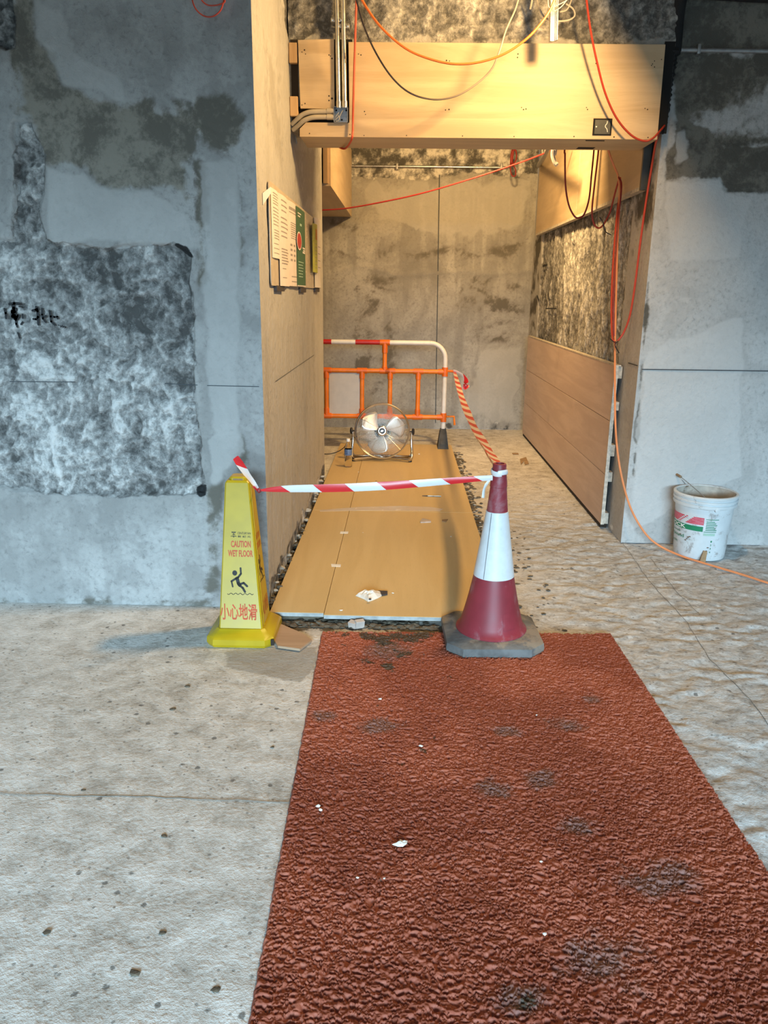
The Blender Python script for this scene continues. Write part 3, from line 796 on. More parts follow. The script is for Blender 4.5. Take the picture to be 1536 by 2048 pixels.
# ------------------------------------------------------------------ RED COIL MAT
def make_mat():
    FL = np.array([-0.323, 3.009]); FR = np.array([0.915, 3.050])
    ud = (FR-FL); w = np.hypot(*ud); ud = ud/w
    vd = np.array([0.0225, -1.0])
    us = axis((0, w, 0.0026)); vs = axis((0, 2.20, 0.0024))
    U, V = np.meshgrid(us, vs)
    wx = U+0.012*(fbm(U*30, V*30, 81, 2)-0.5)*2; wy = V+0.010*(fbm(U*24, V*24, 83, 3)-0.5)*2
    r1 = 1-np.abs(2*vn(wx*62, wy*140, 85)-1)
    r2 = 1-np.abs(2*vn(wx*100+7, wy*165+3, 87)-1)
    H = 0.006+0.0125*np.maximum(r1**3.2, 0.9*r2**3.2)+0.004*(fbm(U*2, V*2, 89, 3)-0.5)
    ed = np.minimum(np.minimum(U, w-U), np.minimum(V, 2.20-V))
    H = H*sstep(-0.002, 0.006, ed)
    X = FL[0]+ud[0]*U+vd[0]*V; Y = FL[1]+ud[1]*U+vd[1]*V
    jit = 0.004*(vn(V*60, U*60, 91)-0.5)*(ed < 0.004)
    mp = lambda px: [tuple(onz(x, y, 0.015)[:2]) for x, y in px]
    mort = softmask(X, Y, [mp([(655, 1262), (890, 1258), (885, 1285), (820, 1290), (700, 1288)]), mp([(730, 1320), (790, 1318), (795, 1342), (750, 1345)]), mp([(880, 1352), (915, 1352), (912, 1368), (880, 1368)]),
                           mp([(640, 1348), (672, 1352), (668, 1362), (645, 1358)]), mp([(690, 1290), (740, 1292), (740, 1310), (695, 1308)]), mp([(770, 1295), (850, 1300), (845, 1325), (775, 1320)])], 0.12)*0.78
    mort = np.maximum(mort, softmask(X, Y, [mp([(985, 1935), (1005, 1945), (1040, 1985), (1075, 1990), (1068, 2012), (1030, 2008), (1000, 1975)])], 0.09)*0.72)
    for q in [(835, 1440), (868, 1472), (755, 1412), (845, 1500), (710, 1495), (805, 1525), (695, 1692), (905, 1362)]:
        c = onz(*q, 0.015); mort = np.maximum(mort, np.clip(0.72-np.hypot(X-c[0], Y-c[1])/0.05, 0, 1))
    dust = np.zeros_like(X)
    for x, y, r in [(1160, 1655, .10), (1310, 1760, .22), (990, 1575, .12), (1080, 1560, .16), (1210, 1920, .2), (1180, 1400, .1), (760, 1450, .15), (650, 1430, .1), (1400, 1480, .1), (1130, 1450, .14), (1030, 1990, .12), (1010, 1460, .1), (780, 1300, .25)]:
        c = onz(x, y, 0.015); dust = np.maximum(dust, np.clip(0.85-np.hypot((X-c[0]), (Y-c[1])*1.3)/r*0.7, 0, 1))
    return grid_mesh([(np.stack([X+jit, Y, H], -1), dict(mortar=mort, dust=dust, tone=stretch(fbm(U*2.5, V*2.5, 95, 5, 0.6))))], 'coil_mat', 'mat_vinyl', wallish=False)
tag(make_mat(), 'red-brown looped vinyl mat stained with mortar in the foreground', 'mat')

# ------------------------------------------------------------------ LAID FLOOR BOARDS
ZB = 0.042
def floor_board(x0, x1, y0, y1, label):
    t = thing('floor_board', label, 'board', ((x0+x1)/2, (y0+y1)/2, 0), group='tan boards laid along the passage floor')
    obj('panel', MB().box((x0-(x0+x1)/2, y0-(y0+y1)/2, ZB-0.018), (x1-(x0+x1)/2, y1-(y0+y1)/2, ZB), 0.0012), 'ply_floor', t, smooth=False)
    e = obj('edge_band', MB().box((x0-(x0+x1)/2+0.001, y0-(y0+y1)/2-0.0015, ZB-0.0175), (x1-(x0+x1)/2-0.001, y0-(y0+y1)/2+0.001, ZB-0.001)), 'board_edge', t, smooth=False)
    for bx in np.linspace(x0+0.04, x1-0.04, 3 if x1-x0 > 0.4 else 2):
        obj('batten', MB().box((bx-0.02-(x0+x1)/2, y0+0.05-(y0+y1)/2, -0.004), (bx+0.02-(x0+x1)/2, y1-0.02-(y0+y1)/2, ZB-0.018)), 'timber', t, smooth=False)
    return t
xa, xs_, xb = -0.565, -0.325, 0.472
floor_board(xa, xs_-0.0012, 3.135, 4.80, 'narrow tan floor board nearest the yellow sign, along the left passage wall')
floor_board(xa, xs_-0.0012, 4.803, 7.12, 'narrow tan floor board under the water bottle and fan')
floor_board(xs_+0.0012, xb, 3.115, 4.80, 'wide tan floor board in front, holding the crumpled white bag')
floor_board(xs_+0.0012, xb, 4.803, 7.12, 'wide tan floor board under the barrier foot, behind the tape strip')
# dark bed showing under the front edge
tag(obj('mortar_bed', MB().box((xa+0.01, 3.16, -0.004), (xb-0.03, 3.20, ZB-0.019), 0.003), 'mortar', smooth=False), 'dark mortar bed under the front edge of the tan boards', 'mortar')
# worn tape over the cross joint and bits of packing tape
def flat_patch(name, px, z, mat, label, cat, th=0.0008, group=None, rough_edge=0.0):
    pl = [tuple(onz(x, y, z)[:2]+RNG.uniform(-rough_edge, rough_edge, 2)) for x, y in px]
    return tag(obj(name, MB().prism(pl, lambda u, v, w: (u, v, z+w), th), mat, smooth=False), label, cat, group)
flat_patch('tape_strip', [(640, 1020), (720, 1014), (800, 1012), (860, 1014), (886, 1018), (880, 1022), (800, 1021), (720, 1021), (640, 1023)], ZB, 'board_clear', 'clear packing tape over the cross joint of the tan boards', 'tape')
for i, (px, lb) in enumerate([([(681, 1063), (697, 1063), (696, 1067), (680, 1067)], 'small scrap of clear tape on the board seam, farther of two'), ([(662, 1128), (682, 1129), (681, 1134), (663, 1133)], 'small scrap of clear tape on the board seam, nearer of two')]):
    flat_patch('tape_scrap', px, ZB, 'crumb_white', lb, 'tape')

# ------------------------------------------------------------------ PLYWOOD BEAM
YBM = 4.25
def bz(x, y): q = ony(x, y, YBM); return (q[0], q[2])
beam = thing('plywood_beam', 'pale plywood casing boxed around the beam over the passage', 'beam casing', (0.36, YBM, 2.155))
def face_prism(poly, th=0.018, y0=YBM):
    return MB().prism(poly, lambda u, v, w: (u, y0+w, v), th)
zbt = 2.157
tl, tr, br = bz(697, 84), bz(1331, 89), (1.256, zbt)
jb0, jb1 = bz(668, 216), bz(697, 246)
lower_top = bz(640, 245)[1]
o = part_world('face_board', face_prism([(tl[0], tl[1]), (tr[0], tr[1]), br, (-0.538, zbt), (-0.538, lower_top-0.03), (-0.505, lower_top), (jb1[0]+0.004, lower_top), (jb1[0]+0.004, 2.30)]), 'ply_beam', beam, smooth=False)
a, b = bz(596, 80), bz(669, 218)
part_world('infill_board', face_prism([(a[0], a[1]), (bz(668, 78)[0], bz(668, 78)[1]), (b[0], b[1]), (bz(601, 218)[0], b[1]+0.002)]), 'ply_beam', beam, smooth=False)
so = part_world('soffit_board', MB().box((-0.535, YBM+0.018, zbt), (1.256, 4.556, zbt+0.018)), 'ply_beam', beam, smooth=False)
part_world('return_board', MB().box((-0.535, 4.538, zbt+0.018), (1.256, 4.556, 2.56)), 'ply_beam', beam, smooth=False)
part_world('end_board', MB().box((1.240, YBM+0.018, zbt+0.018), (1.256, 4.538, 2.55)), 'ply_beam', beam, smooth=False)
for zz, lbl in ((bz(588, 105), 1), (bz(590, 212), 2)):
    part_world('packer', MB().box((XL+0.004, YBM+0.002, zz[1]-0.045), (-0.545, YBM+0.03, zz[1]+0.045), 0.003), 'timber', beam, smooth=False)
part_world('gap_shade', MB().box((-0.60+0.02, YBM+0.03, 2.2), (-0.545, YBM+0.034, 2.6)), 'hole', beam, smooth=False)  # near-black sheet painting the shade in the gap beside the wall
hm = None
for x, y, r in [(609, 100, 3), (611, 108, 2), (604, 104, 2), (658, 110, 2.5), (664, 117, 3), (661, 112, 2), (658, 192, 3), (664, 197, 4), (658, 201, 3), (610, 207, 2.5), (604, 210, 2), (619, 267, 2.5), (700, 269, 2.5), (717, 108, 2), (722, 110, 2.5), (729, 223, 2.5), (731, 229, 2), (893, 121, 3), (899, 122, 2), (891, 220, 2.5), (898, 219, 3), (1036, 108, 2.5), (1035, 115, 2.5),
                (1043, 215, 2), (1047, 219, 2.5), (1052, 218, 2.5), (1193, 122, 2), (1192, 127, 2.5), (1173, 215, 2), (1175, 219, 2.5), (1305, 128, 2), (1309, 122, 2), (1303, 131, 2), (1309, 134, 2.2), (1323, 119, 2), (1290, 217, 2), (1295, 219, 2.5), (925, 272, 2.2), (1028, 273, 2.2), (1148, 273, 2.5), (1228, 274, 3), (1296, 275, 2.5), (813, 271, 2.2), (728, 271, 2)]:
    c = bz(x, y)
    ring = [(c[0]+r*0.00125*math.cos(k*math.pi/4), c[1]+r*0.00125*math.sin(k*math.pi/4)) for k in range(8)]
    part_world('screw_hole', MB().prism(ring, lambda u, v, w: (u, YBM+0.0005-w, v), 0.0012), 'hole', beam, smooth=False)
part_world('side_gap', MB().box((1.2565, YBM+0.028, 2.19), (1.3075, YBM+0.034, 2.60)), 'void_black', beam, smooth=False)
# slots cut in the soffit
def soffit_pt(x, y):
    q = onz(x, y, zbt); return (q[0], q[1])
for px in ([(1171, 280), (1209, 280.5), (1209, 282.5), (1171, 282)], [(1157, 294), (1191, 294.5), (1186, 298.5), (1152, 298)]):
    part_world('slot', MB().prism([soffit_pt(*q) for q in px], lambda u, v, w: (u, v, zbt+0.0005-w), 0.001), 'hole', beam, smooth=False)
# recessed dark outlet box at the right end
ob = thing('outlet_box', 'dark square outlet box with white loop let into the plywood beam', 'outlet box', (bz(1203, 253)[0], YBM, bz(1203, 272)[1]))
a, b = bz(1187, 237), bz(1222, 271)
part_world('frame', MB().box((a[0], YBM-0.003, b[1]), (b[0], YBM-0.0005, a[1])), 'void_black', ob, smooth=False)
a, b = bz(1190, 240), bz(1219, 269)
part_world('cover', MB().box((a[0], YBM-0.006, b[1]), (b[0], YBM-0.003, a[1]), 0.001), 'dark_plate', ob, smooth=False)
pts = [bz(*q) for q in [(1214, 243), (1213, 248), (1210.5, 251), (1210, 255), (1213, 259), (1214, 265)]]
part_world('loop', MB().tube(spline([(u, YBM-0.008, v) for u, v in pts], 4), 0.0022, 6), 'white_plastic', ob)
c = bz(1192, 254); part_world('screw', MB().box((c[0]-.003, YBM-0.008, c[1]-.003), (c[0]+.003, YBM-0.006, c[1]+.003)), 'white_plastic', ob)

# metal junction box with conduits
jx0, jz0 = bz(668, 246); jx1, jz1 = bz(696, 215)
jb = thing('junction_box', 'open galvanised junction box with loose wires under two steel conduits', 'junction box', ((jx0+jx1)/2, YBM-0.02, jz0))
part_world('back_plate', MB().box((jx0, YBM+0.02, jz0), (jx1, YBM+0.022, jz1)), 'steel_box', jb, smooth=False)
for lo, hi in (((jx0, YBM-0.022, jz0), (jx0+0.002, YBM+0.02, jz1)), ((jx1-0.002, YBM-0.022, jz0), (jx1, YBM+0.02, jz1)), ((jx0, YBM-0.022, jz1-0.002), (jx1, YBM+0.02, jz1)), ((jx0, YBM-0.022, jz0), (jx1, YBM+0.02, jz0+0.002))):
    part_world('side_plate', MB().box(lo, hi), 'steel_box', jb, smooth=False)
for pts in ([(671, 240), (676, 235), (680, 232), (684, 224), (687, 220)], [(671, 234), (675, 229), (678, 225)], [(672, 243), (678, 241), (679, 235), (676, 231)]):
    part_world('wire', MB().tube(spline([(bz(*q)[0], YBM-0.005, bz(*q)[1]) for q in pts], 4), 0.0018, 6), 'cable_white', jb)
for x, y in ((672, 219), (692, 219), (683, 238), (671, 242)):
    c = bz(x, y); part_world('knockout', MB().box((c[0]-.004, YBM+0.0185, c[1]-.004), (c[0]+.004, YBM+0.02, c[1]+.004)), 'void_black', jb, smooth=False)
part_world('recess', MB().box((jx0-0.01, YBM+0.023, jz0-0.01), (jx1+0.02, YBM+0.028, 2.60)), 'void_black', jb, smooth=False)
for i, (xt, xbm, lb) in enumerate(((672.5, 677.5, 'left of the two upright steel conduits above the junction box'), (685.5, 689.5, 'right of the two upright steel conduits above the junction box'))):
    t = ony(xt, -60, YBM-0.012); b = ony(xbm, 216, YBM-0.012)
    cd = thing('steel_conduit', lb, 'conduit', tuple(b), group='upright conduits on the beam')
    part_world('pipe', MB().tube([tuple(t), tuple(b)], 0.0115, 16), 'galv', cd)
    part_world('coupling', MB().tube([(b[0], b[1], b[2]+0.03), (b[0], b[1], b[2])], 0.0135, 16), 'galv', cd)
    s = ony(xt+1.2, (40, 52)[i], YBM-0.012)
    part_world('saddle', MB().box((s[0]-0.03, s[1]-0.004, s[2]-0.010), (s[0]+0.03, s[1]+0.03, s[2]+0.010), 0.003), 'galv_dull', cd)
    for sx in (-0.022, 0.022):
        part_world('saddle_screw', MB().lathe([(0.006, 0), (0.006, 0.003), (0.001, 0.005)], 10).xform(Matrix.Translation((s[0]+sx, s[1]-0.004, s[2])) @ Matrix.Rotation(math.pi/2, 4, 'X')), 'galv', cd)
for (pa, lb) in (([(668, 222, YBM-0.008), (650, 223, YBM-0.008), (622, 224, YBM-0.008), (606, 229, YBM+0.0), (596, 237, YBM+0.01), (584, 249, YBM+0.03)], 'upper bent grey conduit running from the junction box into the left wall'),
                 ([(668, 234, YBM-0.008), (650, 234, YBM-0.008), (625, 235, YBM-0.008), (608, 241, YBM+0.0), (598, 250, YBM+0.015), (586, 260, YBM+0.035)], 'lower bent grey conduit running from the junction box into the left wall')):
    P = sightline(pa)
    cd = thing('bent_conduit', lb, 'conduit', tuple(P[0]), group='bent conduits at the junction box')
    part_world('pipe', MB().tube(spline(P, 6), 0.0115, 14), 'grey_conduit', cd)
    part_world('adaptor', MB().tube([tuple(P[0]), tuple(P[0]+np.array([-0.035, 0, 0]))], 0.0135, 14), 'grey_conduit', cd)
part_world('gap', MB().box((-0.545, YBM+0.030, 2.165), (jx0, YBM+0.034, 2.30)), 'void_black', beam, smooth=False)

# ------------------------------------------------------------------ CABLES
def cable(name, pts, r, mat, label, k=6, n=8, cat='cable', group=None):
    return tag(obj(name, MB().tube(spline(pts, k), r, n), mat), label, cat, group)
Q = sightline
cable('orange_cable', Q([(716, -60, 4.12), (713, 0, 4.15), (709, 120, 4.20), (706, 230, 4.225), (705.5, 262, 4.225), (703, 279, 4.235), (696, 292, 4.40), (688, 297.5, 4.52), (678, 294, 4.56)]), 0.0052, 'cable_scarlet', 'red-orange cable hanging straight down over the left end of the plywood beam')
cable('sagging_cable', Q([(716, -30, 4.05), (724, 0, 4.05), (760, 52, 4.0), (810, 96, 3.98), (860, 118, 3.96), (910, 128, 3.95), (960, 124, 3.94), (1010, 107, 3.93), (1055, 76, 3.92), (1090, 36, 3.92), (1109, 0, 3.92), (1118, -40, 3.92)]), 0.0055, 'cable_orange', 'thick orange cable sagging in a wide loop across the top of the plywood beam')
cable('sagging_cable', Q([(705, -40, 4.10), (713, 0, 4.10), (727, 50, 4.08), (752, 106, 4.06), (785, 156, 4.05), (822, 187, 4.05), (868, 199, 4.05), (912, 192, 4.05), (950, 170, 4.05), (982, 140, 4.05), (998, 105, 4.05), (1012, 60, 4.06), (1030, 20, 4.08), (1042, -20, 4.1)]), 0.0042, 'cable_shade_fade', 'thin grey cable with shade painted black on its left half, hanging lowest over the beam')
cable('red_cable', Q([(1170, -40, 4.10), (1173, 0, 4.10), (1181, 60, 4.12), (1193, 120, 4.14), (1210, 185, 4.17), (1233, 236, 4.19), (1262, 270, 4.20), (1288, 282, 4.20), (1305, 277, 4.20), (1320, 262, 4.22), (1330, 250, 4.29)]), 0.0052, 'cable_redorange', 'dark red cable curving down to the lower right corner of the beam')
cable('red_line', Q([(640, 420.5, 6.3), (690, 417, 6.3), (760, 405, 6.3), (850, 385, 6.3), (960, 352, 6.3), (1040, 325, 6.3), (1085, 308, 6.3), (1130, 288, 6.3)]), 0.0055, 'cable_red', 'dark red line stretched across the passage in front of the far wall')
cable('red_coil', [ony(1026, 285, 7.9)*np.array([1, 1, 0])+np.array([0, 0, 3.19])]+Q([(1026, 285, 7.9), (1022, 310, 7.9), (1021, 340, 7.9), (1025, 352, 7.9), (1031, 350, 7.9), (1030, 336, 7.9), (1023, 326, 7.88), (1025, 305, 7.88), (1031, 300, 7.88), (1033, 315, 7.88), (1027, 328, 7.88), (1025, 318, 7.87), (1029, 290, 7.87)]), 0.0055, 'cable_red', 'small tangle of dark red wire hanging in front of the far wall')
cable('hanging_loop', [ony(1131, 270, 5.0)*np.array([1, 1, 0])+np.array([0, 0, 3.19])]+Q([(1131, 270, 5.0), (1130, 310, 5.0), (1131, 370, 5.0), (1137, 408, 5.0), (1147, 430, 5.0), (1156, 436, 5.0), (1168, 429, 5.0), (1178, 398, 5.0), (1183, 350, 5.0), (1187, 310, 5.0), (1190, 270, 5.0)]), 0.0052, 'cable_red', 'dark red cable hanging in a U in front of the upper plywood panel')
cable('hanging_loop', Q([(1199, 270, 4.85), (1196, 310, 4.85), (1189, 370, 4.85), (1184, 420, 4.85), (1187, 445, 4.85), (1196, 456, 4.85), (1207, 449, 4.85), (1220, 424, 4.85), (1229, 390, 4.82), (1235, 368, 4.8), (1238, 358, 4.8)]), 0.0052, 'cable_redorange', 'red cable hanging in a J beside the upper plywood panel, tied to the cable bundle')
cable('orange_lead', Q([(1210, 270, 4.8), (1218, 305, 4.8), (1228, 332, 4.8), (1237, 356, 4.78), (1239, 400, 4.75), (1235, 480, 4.7), (1233, 560, 4.65), (1231, 640, 4.6), (1230, 700, 4.55), (1230, 780, 4.45), (1231, 850, 4.36), (1236, 910, 4.31), (1246, 965, 4.29), (1263, 1020, 4.27), (1290, 1066, 4.245), (1318, 1091, 4.215)])
      + [onz(x, y, z) for x, y, z in ((1360, 1111, 0.009), (1400, 1124, 0.009), (1440, 1136, 0.009), (1490, 1151, 0.009), (1536, 1166, 0.009), (1600, 1184, 0.009), (1700, 1200, 0.009))], 0.0058, 'cable_orange_pale', 'orange lead running down the right passage corner and across the floor past the bucket')
cable('orange_loop', Q([(1320, 262, 4.31), (1312, 285, 4.33), (1304, 330, 4.40), (1291, 410, 4.45), (1280, 490, 4.48), (1270, 570, 4.5), (1260, 630, 4.52), (1248, 664, 4.54), (1236, 681, 4.55), (1229, 684, 4.56), (1224, 668, 4.58), (1223, 610, 4.62), (1226, 530, 4.66), (1233, 440, 4.72), (1240, 380, 4.78), (1240, 355, 4.80)]), 0.0058, 'cable_scarlet', 'long red-orange cable hanging in a deep loop down the right passage wall')
cable('red_strand', Q([(1237, 354, 4.78), (1243, 372, 4.74), (1237, 440, 4.70), (1230, 540, 4.62), (1227, 610, 4.58), (1228, 672, 4.55)]), 0.0045, 'cable_red', 'dark red strand inside the cable bundle above the cable tie')
for i, (pts, lb) in enumerate((([(1219, 677, 4.53), (1229, 684, 4.53), (1236, 682, 4.53), (1230, 690, 4.53), (1238, 706, 4.53)], 'black cable tie at the bottom of the deep red-orange loop'), ([(1199, 434, 4.83), (1206, 445, 4.83), (1210, 462, 4.83), (1222, 470, 4.83)], 'black cable tie on the red J-shaped loop'))):
    cable('cable_tie', Q(pts), 0.003, 'cable_black', lb, cat='cable tie', n=6)
cable('wire_coil', Q([(383, -20, 3.25), (385, 2, 3.25), (393, 20, 3.25), (408, 32, 3.25), (425, 33, 3.25), (440, 22, 3.25), (447, 3, 3.25), (450, -20, 3.25), (436, -14, 3.25), (450, 2, 3.25), (435, 10, 3.25), (415, 10, 3.25), (402, -2, 3.25), (398, -20, 3.25)]), 0.0026, 'cable_scarlet', 'red wire coil hanging at the top of the left wall', n=6)
cable('pale_hose', [ony(1112, 285, 5.5)*np.array([1, 1, 0])+np.array([0, 0, 3.19])]+Q([(1112, 285, 5.5), (1107, 300, 5.5), (1106, 312, 5.5), (1110, 325, 5.49), (1115, 331, 5.48)]), [0.015]*30+[0.008], 'white_plastic', 'short white hose end hanging below the beam before the upper panel', cat='hose')
cable('white_wire', Q([(588, 262, 4.46), (590, 270, 4.46), (594, 288, 4.46)]), 0.003, 'cable_white', 'short white wire end below the bent conduits', cat='wire', n=6)
# hanging trunking with its tangle of wires
tr_ = thing('cable_trunking', 'short white plastic trunking hanging above the beam with loose wires', 'trunking', tuple(ony(1108, 80, 4.05)))
a = ony(1100, 82, 4.05); b = ony(1116, 72, 4.05)
top = ony(1112, -80, 4.05)
def trunk_pt(u, v, w):   # u across, v along 0..1
    base = np.array([a[0]+(b[0]-a[0])*u, 4.05+w, a[2]+0.006*u]); tp = np.array([top[0]-0.02+(b[0]-a[0])*u, 4.05+w, top[2]])
    return tuple(base+(tp-base)*v)
mb = MB()
sec = [(0, 0), (0, 0.028), (1, 0.028), (1, 0), (0.86, 0), (0.86, 0.006), (0.70, 0.006), (0.70, 0.012), (0.30, 0.012), (0.30, 0.006), (0.14, 0.006), (0.14, 0)]
n = len(sec)
mb.add([trunk_pt(u, 0, w) for u, w in sec]+[trunk_pt(u, 1, w) for u, w in sec], [tuple(range(n)), tuple(range(2*n-1, n-1, -1))]+[(i, (i+1) % n, n+(i+1) % n, n+i) for i in range(n)])
part_world('channel', mb, 'cable_white', tr_, smooth=False)
for pts, r, mt in (([(1096, -10, 4.0), (1097, 12, 4.0), (1104, 15, 4.0), (1120, 8, 4.0), (1134, 0, 4.0), (1142, -10, 4.0)], 0.0022, 'cable_white'), ([(1100, -10, 4.01), (1104, 14, 4.01), (1108, 22, 4.0), (1122, 14, 4.0), (1132, 2, 4.0), (1138, -8, 4.0)], 0.0022, 'cable_white'),
                   ([(1072, -10, 4.15), (1078, 15, 4.15), (1090, 35, 4.15), (1110, 42, 4.15), (1135, 41, 4.15), (1149, 32, 4.15), (1146, 18, 4.15), (1132, 8, 4.15)], 0.004, 'cable_grey'), ([(1120, 24, 4.15), (1133, 20, 4.15), (1141, 5, 4.15), (1144, -10, 4.15)], 0.0035, 'cable_grey'), ([(1067, -20, 4.15), (1063, 6, 4.15), (1060, 19, 4.15)], 0.005, 'cable_grey')):
    part_world('wire', MB().tube(spline(Q(pts), 5), r, 7), mt, tr_)

# black lagged pipe and its foam at the right of the beam; steel conduit along the wall
lag = thing('lagged_pipe', 'black lagged pipe turning along the top of the right wall', 'pipe', tuple(ony(1350, 100, 4.33)))
part_world('lagging', MB().tube(spline(Q([(1348, 104, 4.325), (1352, 60, 4.32), (1356, 20, 4.31), (1366, -14, 4.30), (1395, -18, 4.30), (1470, -14, 4.30), (1560, -10, 4.30), (1900, -6, 4.30)]), 6), 0.034, 14), 'black_lag', lag)
P = spline(Q([(1347, 96, 4.312), (1341, 130, 4.312), (1335, 170, 4.312), (1331, 210, 4.315), (1327, 245, 4.32), (1322, 268, 4.325)]), 8)
part_world('foam_strip', MB().tube(P, [0.032*(0.75+0.5*random.random())*(1-0.55*i/len(P)) for i in range(len(P))], 9), 'black_lag', lag)
wc = thing('wall_conduit', 'thin steel conduit running level along the top of the right wall', 'conduit', (1.30, 4.335, 2.57))
part_world('pipe', MB().tube(Q([(1328, 99.5, 4.33), (1440, 101, 4.33), (1536, 102.5, 4.33), (2000, 108, 4.33)]), 0.0105, 12), 'galv_dull', wc)
for x in (1395, 1600):
    c = ony(x, 100.5, 4.345); part_world('saddle', MB().box((c[0]-.008, 4.318, c[2]-.022), (c[0]+.008, 4.352, c[2]+.022), 0.003), 'galv_dull', wc)
fc = thing('wall_conduit', 'thin steel conduit running level high on the far wall', 'conduit', (0.2, 8.24, 2.6))
part_world('pipe', MB().tube([tuple(ony(690, 331.5, 8.24)), tuple(ony(1016, 335, 8.24))], 0.011, 10), 'galv', fc)
for x in (794, 1003):
    c = ony(x, 333, 8.245); part_world('saddle', MB().box((c[0]-.012, 8.225, c[2]-.03), (c[0]+.012, 8.262, c[2]+.03), 0.004), 'galv_dull', fc)
cd = thing('bracket_pipe', 'short grey pipe slanting down beside the white hose end', 'pipe', tuple(ony(1082, 330, 7.8)))
part_world('pipe', MB().tube(Q([(1077, 331, 7.85), (1084, 320, 7.1), (1094, 302, 6.2), (1100, 290, 5.8)]), 0.02, 10), 'galv_dull', cd)
part_world('clip', MB().tube(Q([(1085, 290, 7.6), (1085, 318, 7.6)]), 0.008, 8), 'galv', cd)

# ------------------------------------------------------------------ SIDE PANELS IN THE PASSAGE
up = thing('upper_panel', 'plywood panel fixed high on the right passage wall', 'plywood panel', (1.27, 6.2, 1.97))
zt, zb_ = 2.62, 1.968
part_world('face', MB().box((1.262, 4.50, zb_), (1.280, 7.90, zt)), 'ply_side', up, smooth=False)
part_world('bottom_batten', MB().box((1.262, 4.49, zb_-0.018), (1.300, 7.91, zb_)), 'ply_edge', up, smooth=False)
part_world('metal_angle', MB().box((1.260, 4.478, zb_-0.018), (1.300, 4.50, zt)), 'dark_plate', up, smooth=False)
part_world('shadow_gap', MB().box((1.300, 4.47, zb_), (1.306, 4.52, zt)), 'void_black', up, smooth=False)
part_world('seam', MB().box((1.2612, 6.1, zb_), (1.2622, 6.103, zt)), 'ply_edge', up, smooth=False)
lp = thing('lower_panel', 'row of tan plywood boards lining the lower right passage wall', 'plywood panel', (1.27, 6.2, 0.03))
zz = [0.028, 0.345, 0.675, 1.005]
for i in range(3):
    part_world('board', MB().box((1.256, 4.64, zz[i]+0.002), (1.274, 7.93, zz[i+1]-0.002), 0.0015), 'ply_lower', lp, smooth=False)
part_world('top_edge', MB().box((1.254, 4.63, 1.003), (1.290, 7.93, 1.010)), 'ply_edge', lp, smooth=False)
part_world('front_edge', MB().box((1.254, 4.628, 0.03), (1.275, 4.64, 1.008)), 'ply_edge', lp, smooth=False)
for z0, z1 in ((0.03, 0.10), (0.30, 0.36), (0.46, 0.53), (0.74, 0.79), (0.93, 1.0)):
    part_world('batten', MB().box((1.275, 4.645, z0), (1.303, 7.9, z1)), 'ply_edge', lp, smooth=False)
part_world('void', MB().box((1.290, 4.70, 0.03), (1.300, 7.9, 1.0)), 'void_black', lp, smooth=False)
part_world('shadow_gap', MB().box((1.262, 4.66, 0.002), (1.30, 7.92, 0.027)), 'hole', lp, smooth=False)
# boxed duct over the left opening
lb_ = thing('duct_casing', 'plywood duct casing high on the left, behind the wall end', 'duct casing', (-0.56, 7.0, 2.13))
part_world('side_board', MB().box((-0.552, 5.93, 2.135), (-0.534, 8.24, 2.75)), 'ply_side', lb_, smooth=False)
part_world('soffit_board', MB().box((-1.20, 5.93, 2.135), (-0.552, 8.24, 2.153)), 'ply_side', lb_, smooth=False)
part_world('end_stud', MB().box((-0.585, 5.90, 2.15), (-0.552, 5.93, 2.75)), 'timber', lb_, smooth=False)
part_world('end_void', MB().box((-1.20, 5.94, 2.16), (-0.585, 5.95, 2.75)), 'void_black', lb_, smooth=False)

# ------------------------------------------------------------------ NOTICES ON THE LIT WALL
def wpt(x, y, X): q = onx(x, y, X); return (q[1], q[2])
XS = XL+0.008
nb = thing('notice_board', 'clear plastic notice backing board fixed to the lit left passage wall', 'notice board', (XS, 4.5, 1.42))
y0, z0 = wpt(541, 571, XS); y1 = wpt(640, 500, XS)[0]; z1 = wpt(612, 424, XS)[1]
rc = 0.03
rect = []
for cx, cz, a0 in ((y1-rc, z1-rc, 0), (y0+rc, z1-rc, 90), (y0+rc, z0+rc, 180), (y1-rc, z0+rc, 270)):
    for k in range(5):
        t = math.radians(a0+k*22.5); rect.append((cx+rc*math.cos(t), cz+rc*math.sin(t)))
part_world('sheet', MB().prism(rect, lambda u, v, w: (XS+w, u, v), 0.004), 'board_clear', nb, smooth=False)
for yy, zz_ in ((y0+0.25, z0-0.012), (y0+1.1, z0-0.016), (y1-0.25, z0-0.012)):
    part_world('clip', MB().box((XS-0.010, yy-0.12, zz_-0.012), (XS+0.008, yy+0.12, zz_+0.014), 0.003), 'scrap_dark', nb, smooth=False)
for i in range(3):
    part_world('standoff', MB().box((XL-0.004, y0+0.2+i*0.8, z0+0.2), (XS, y0+0.24+i*0.8, z0+0.24)), 'galv_dull', nb, smooth=False)
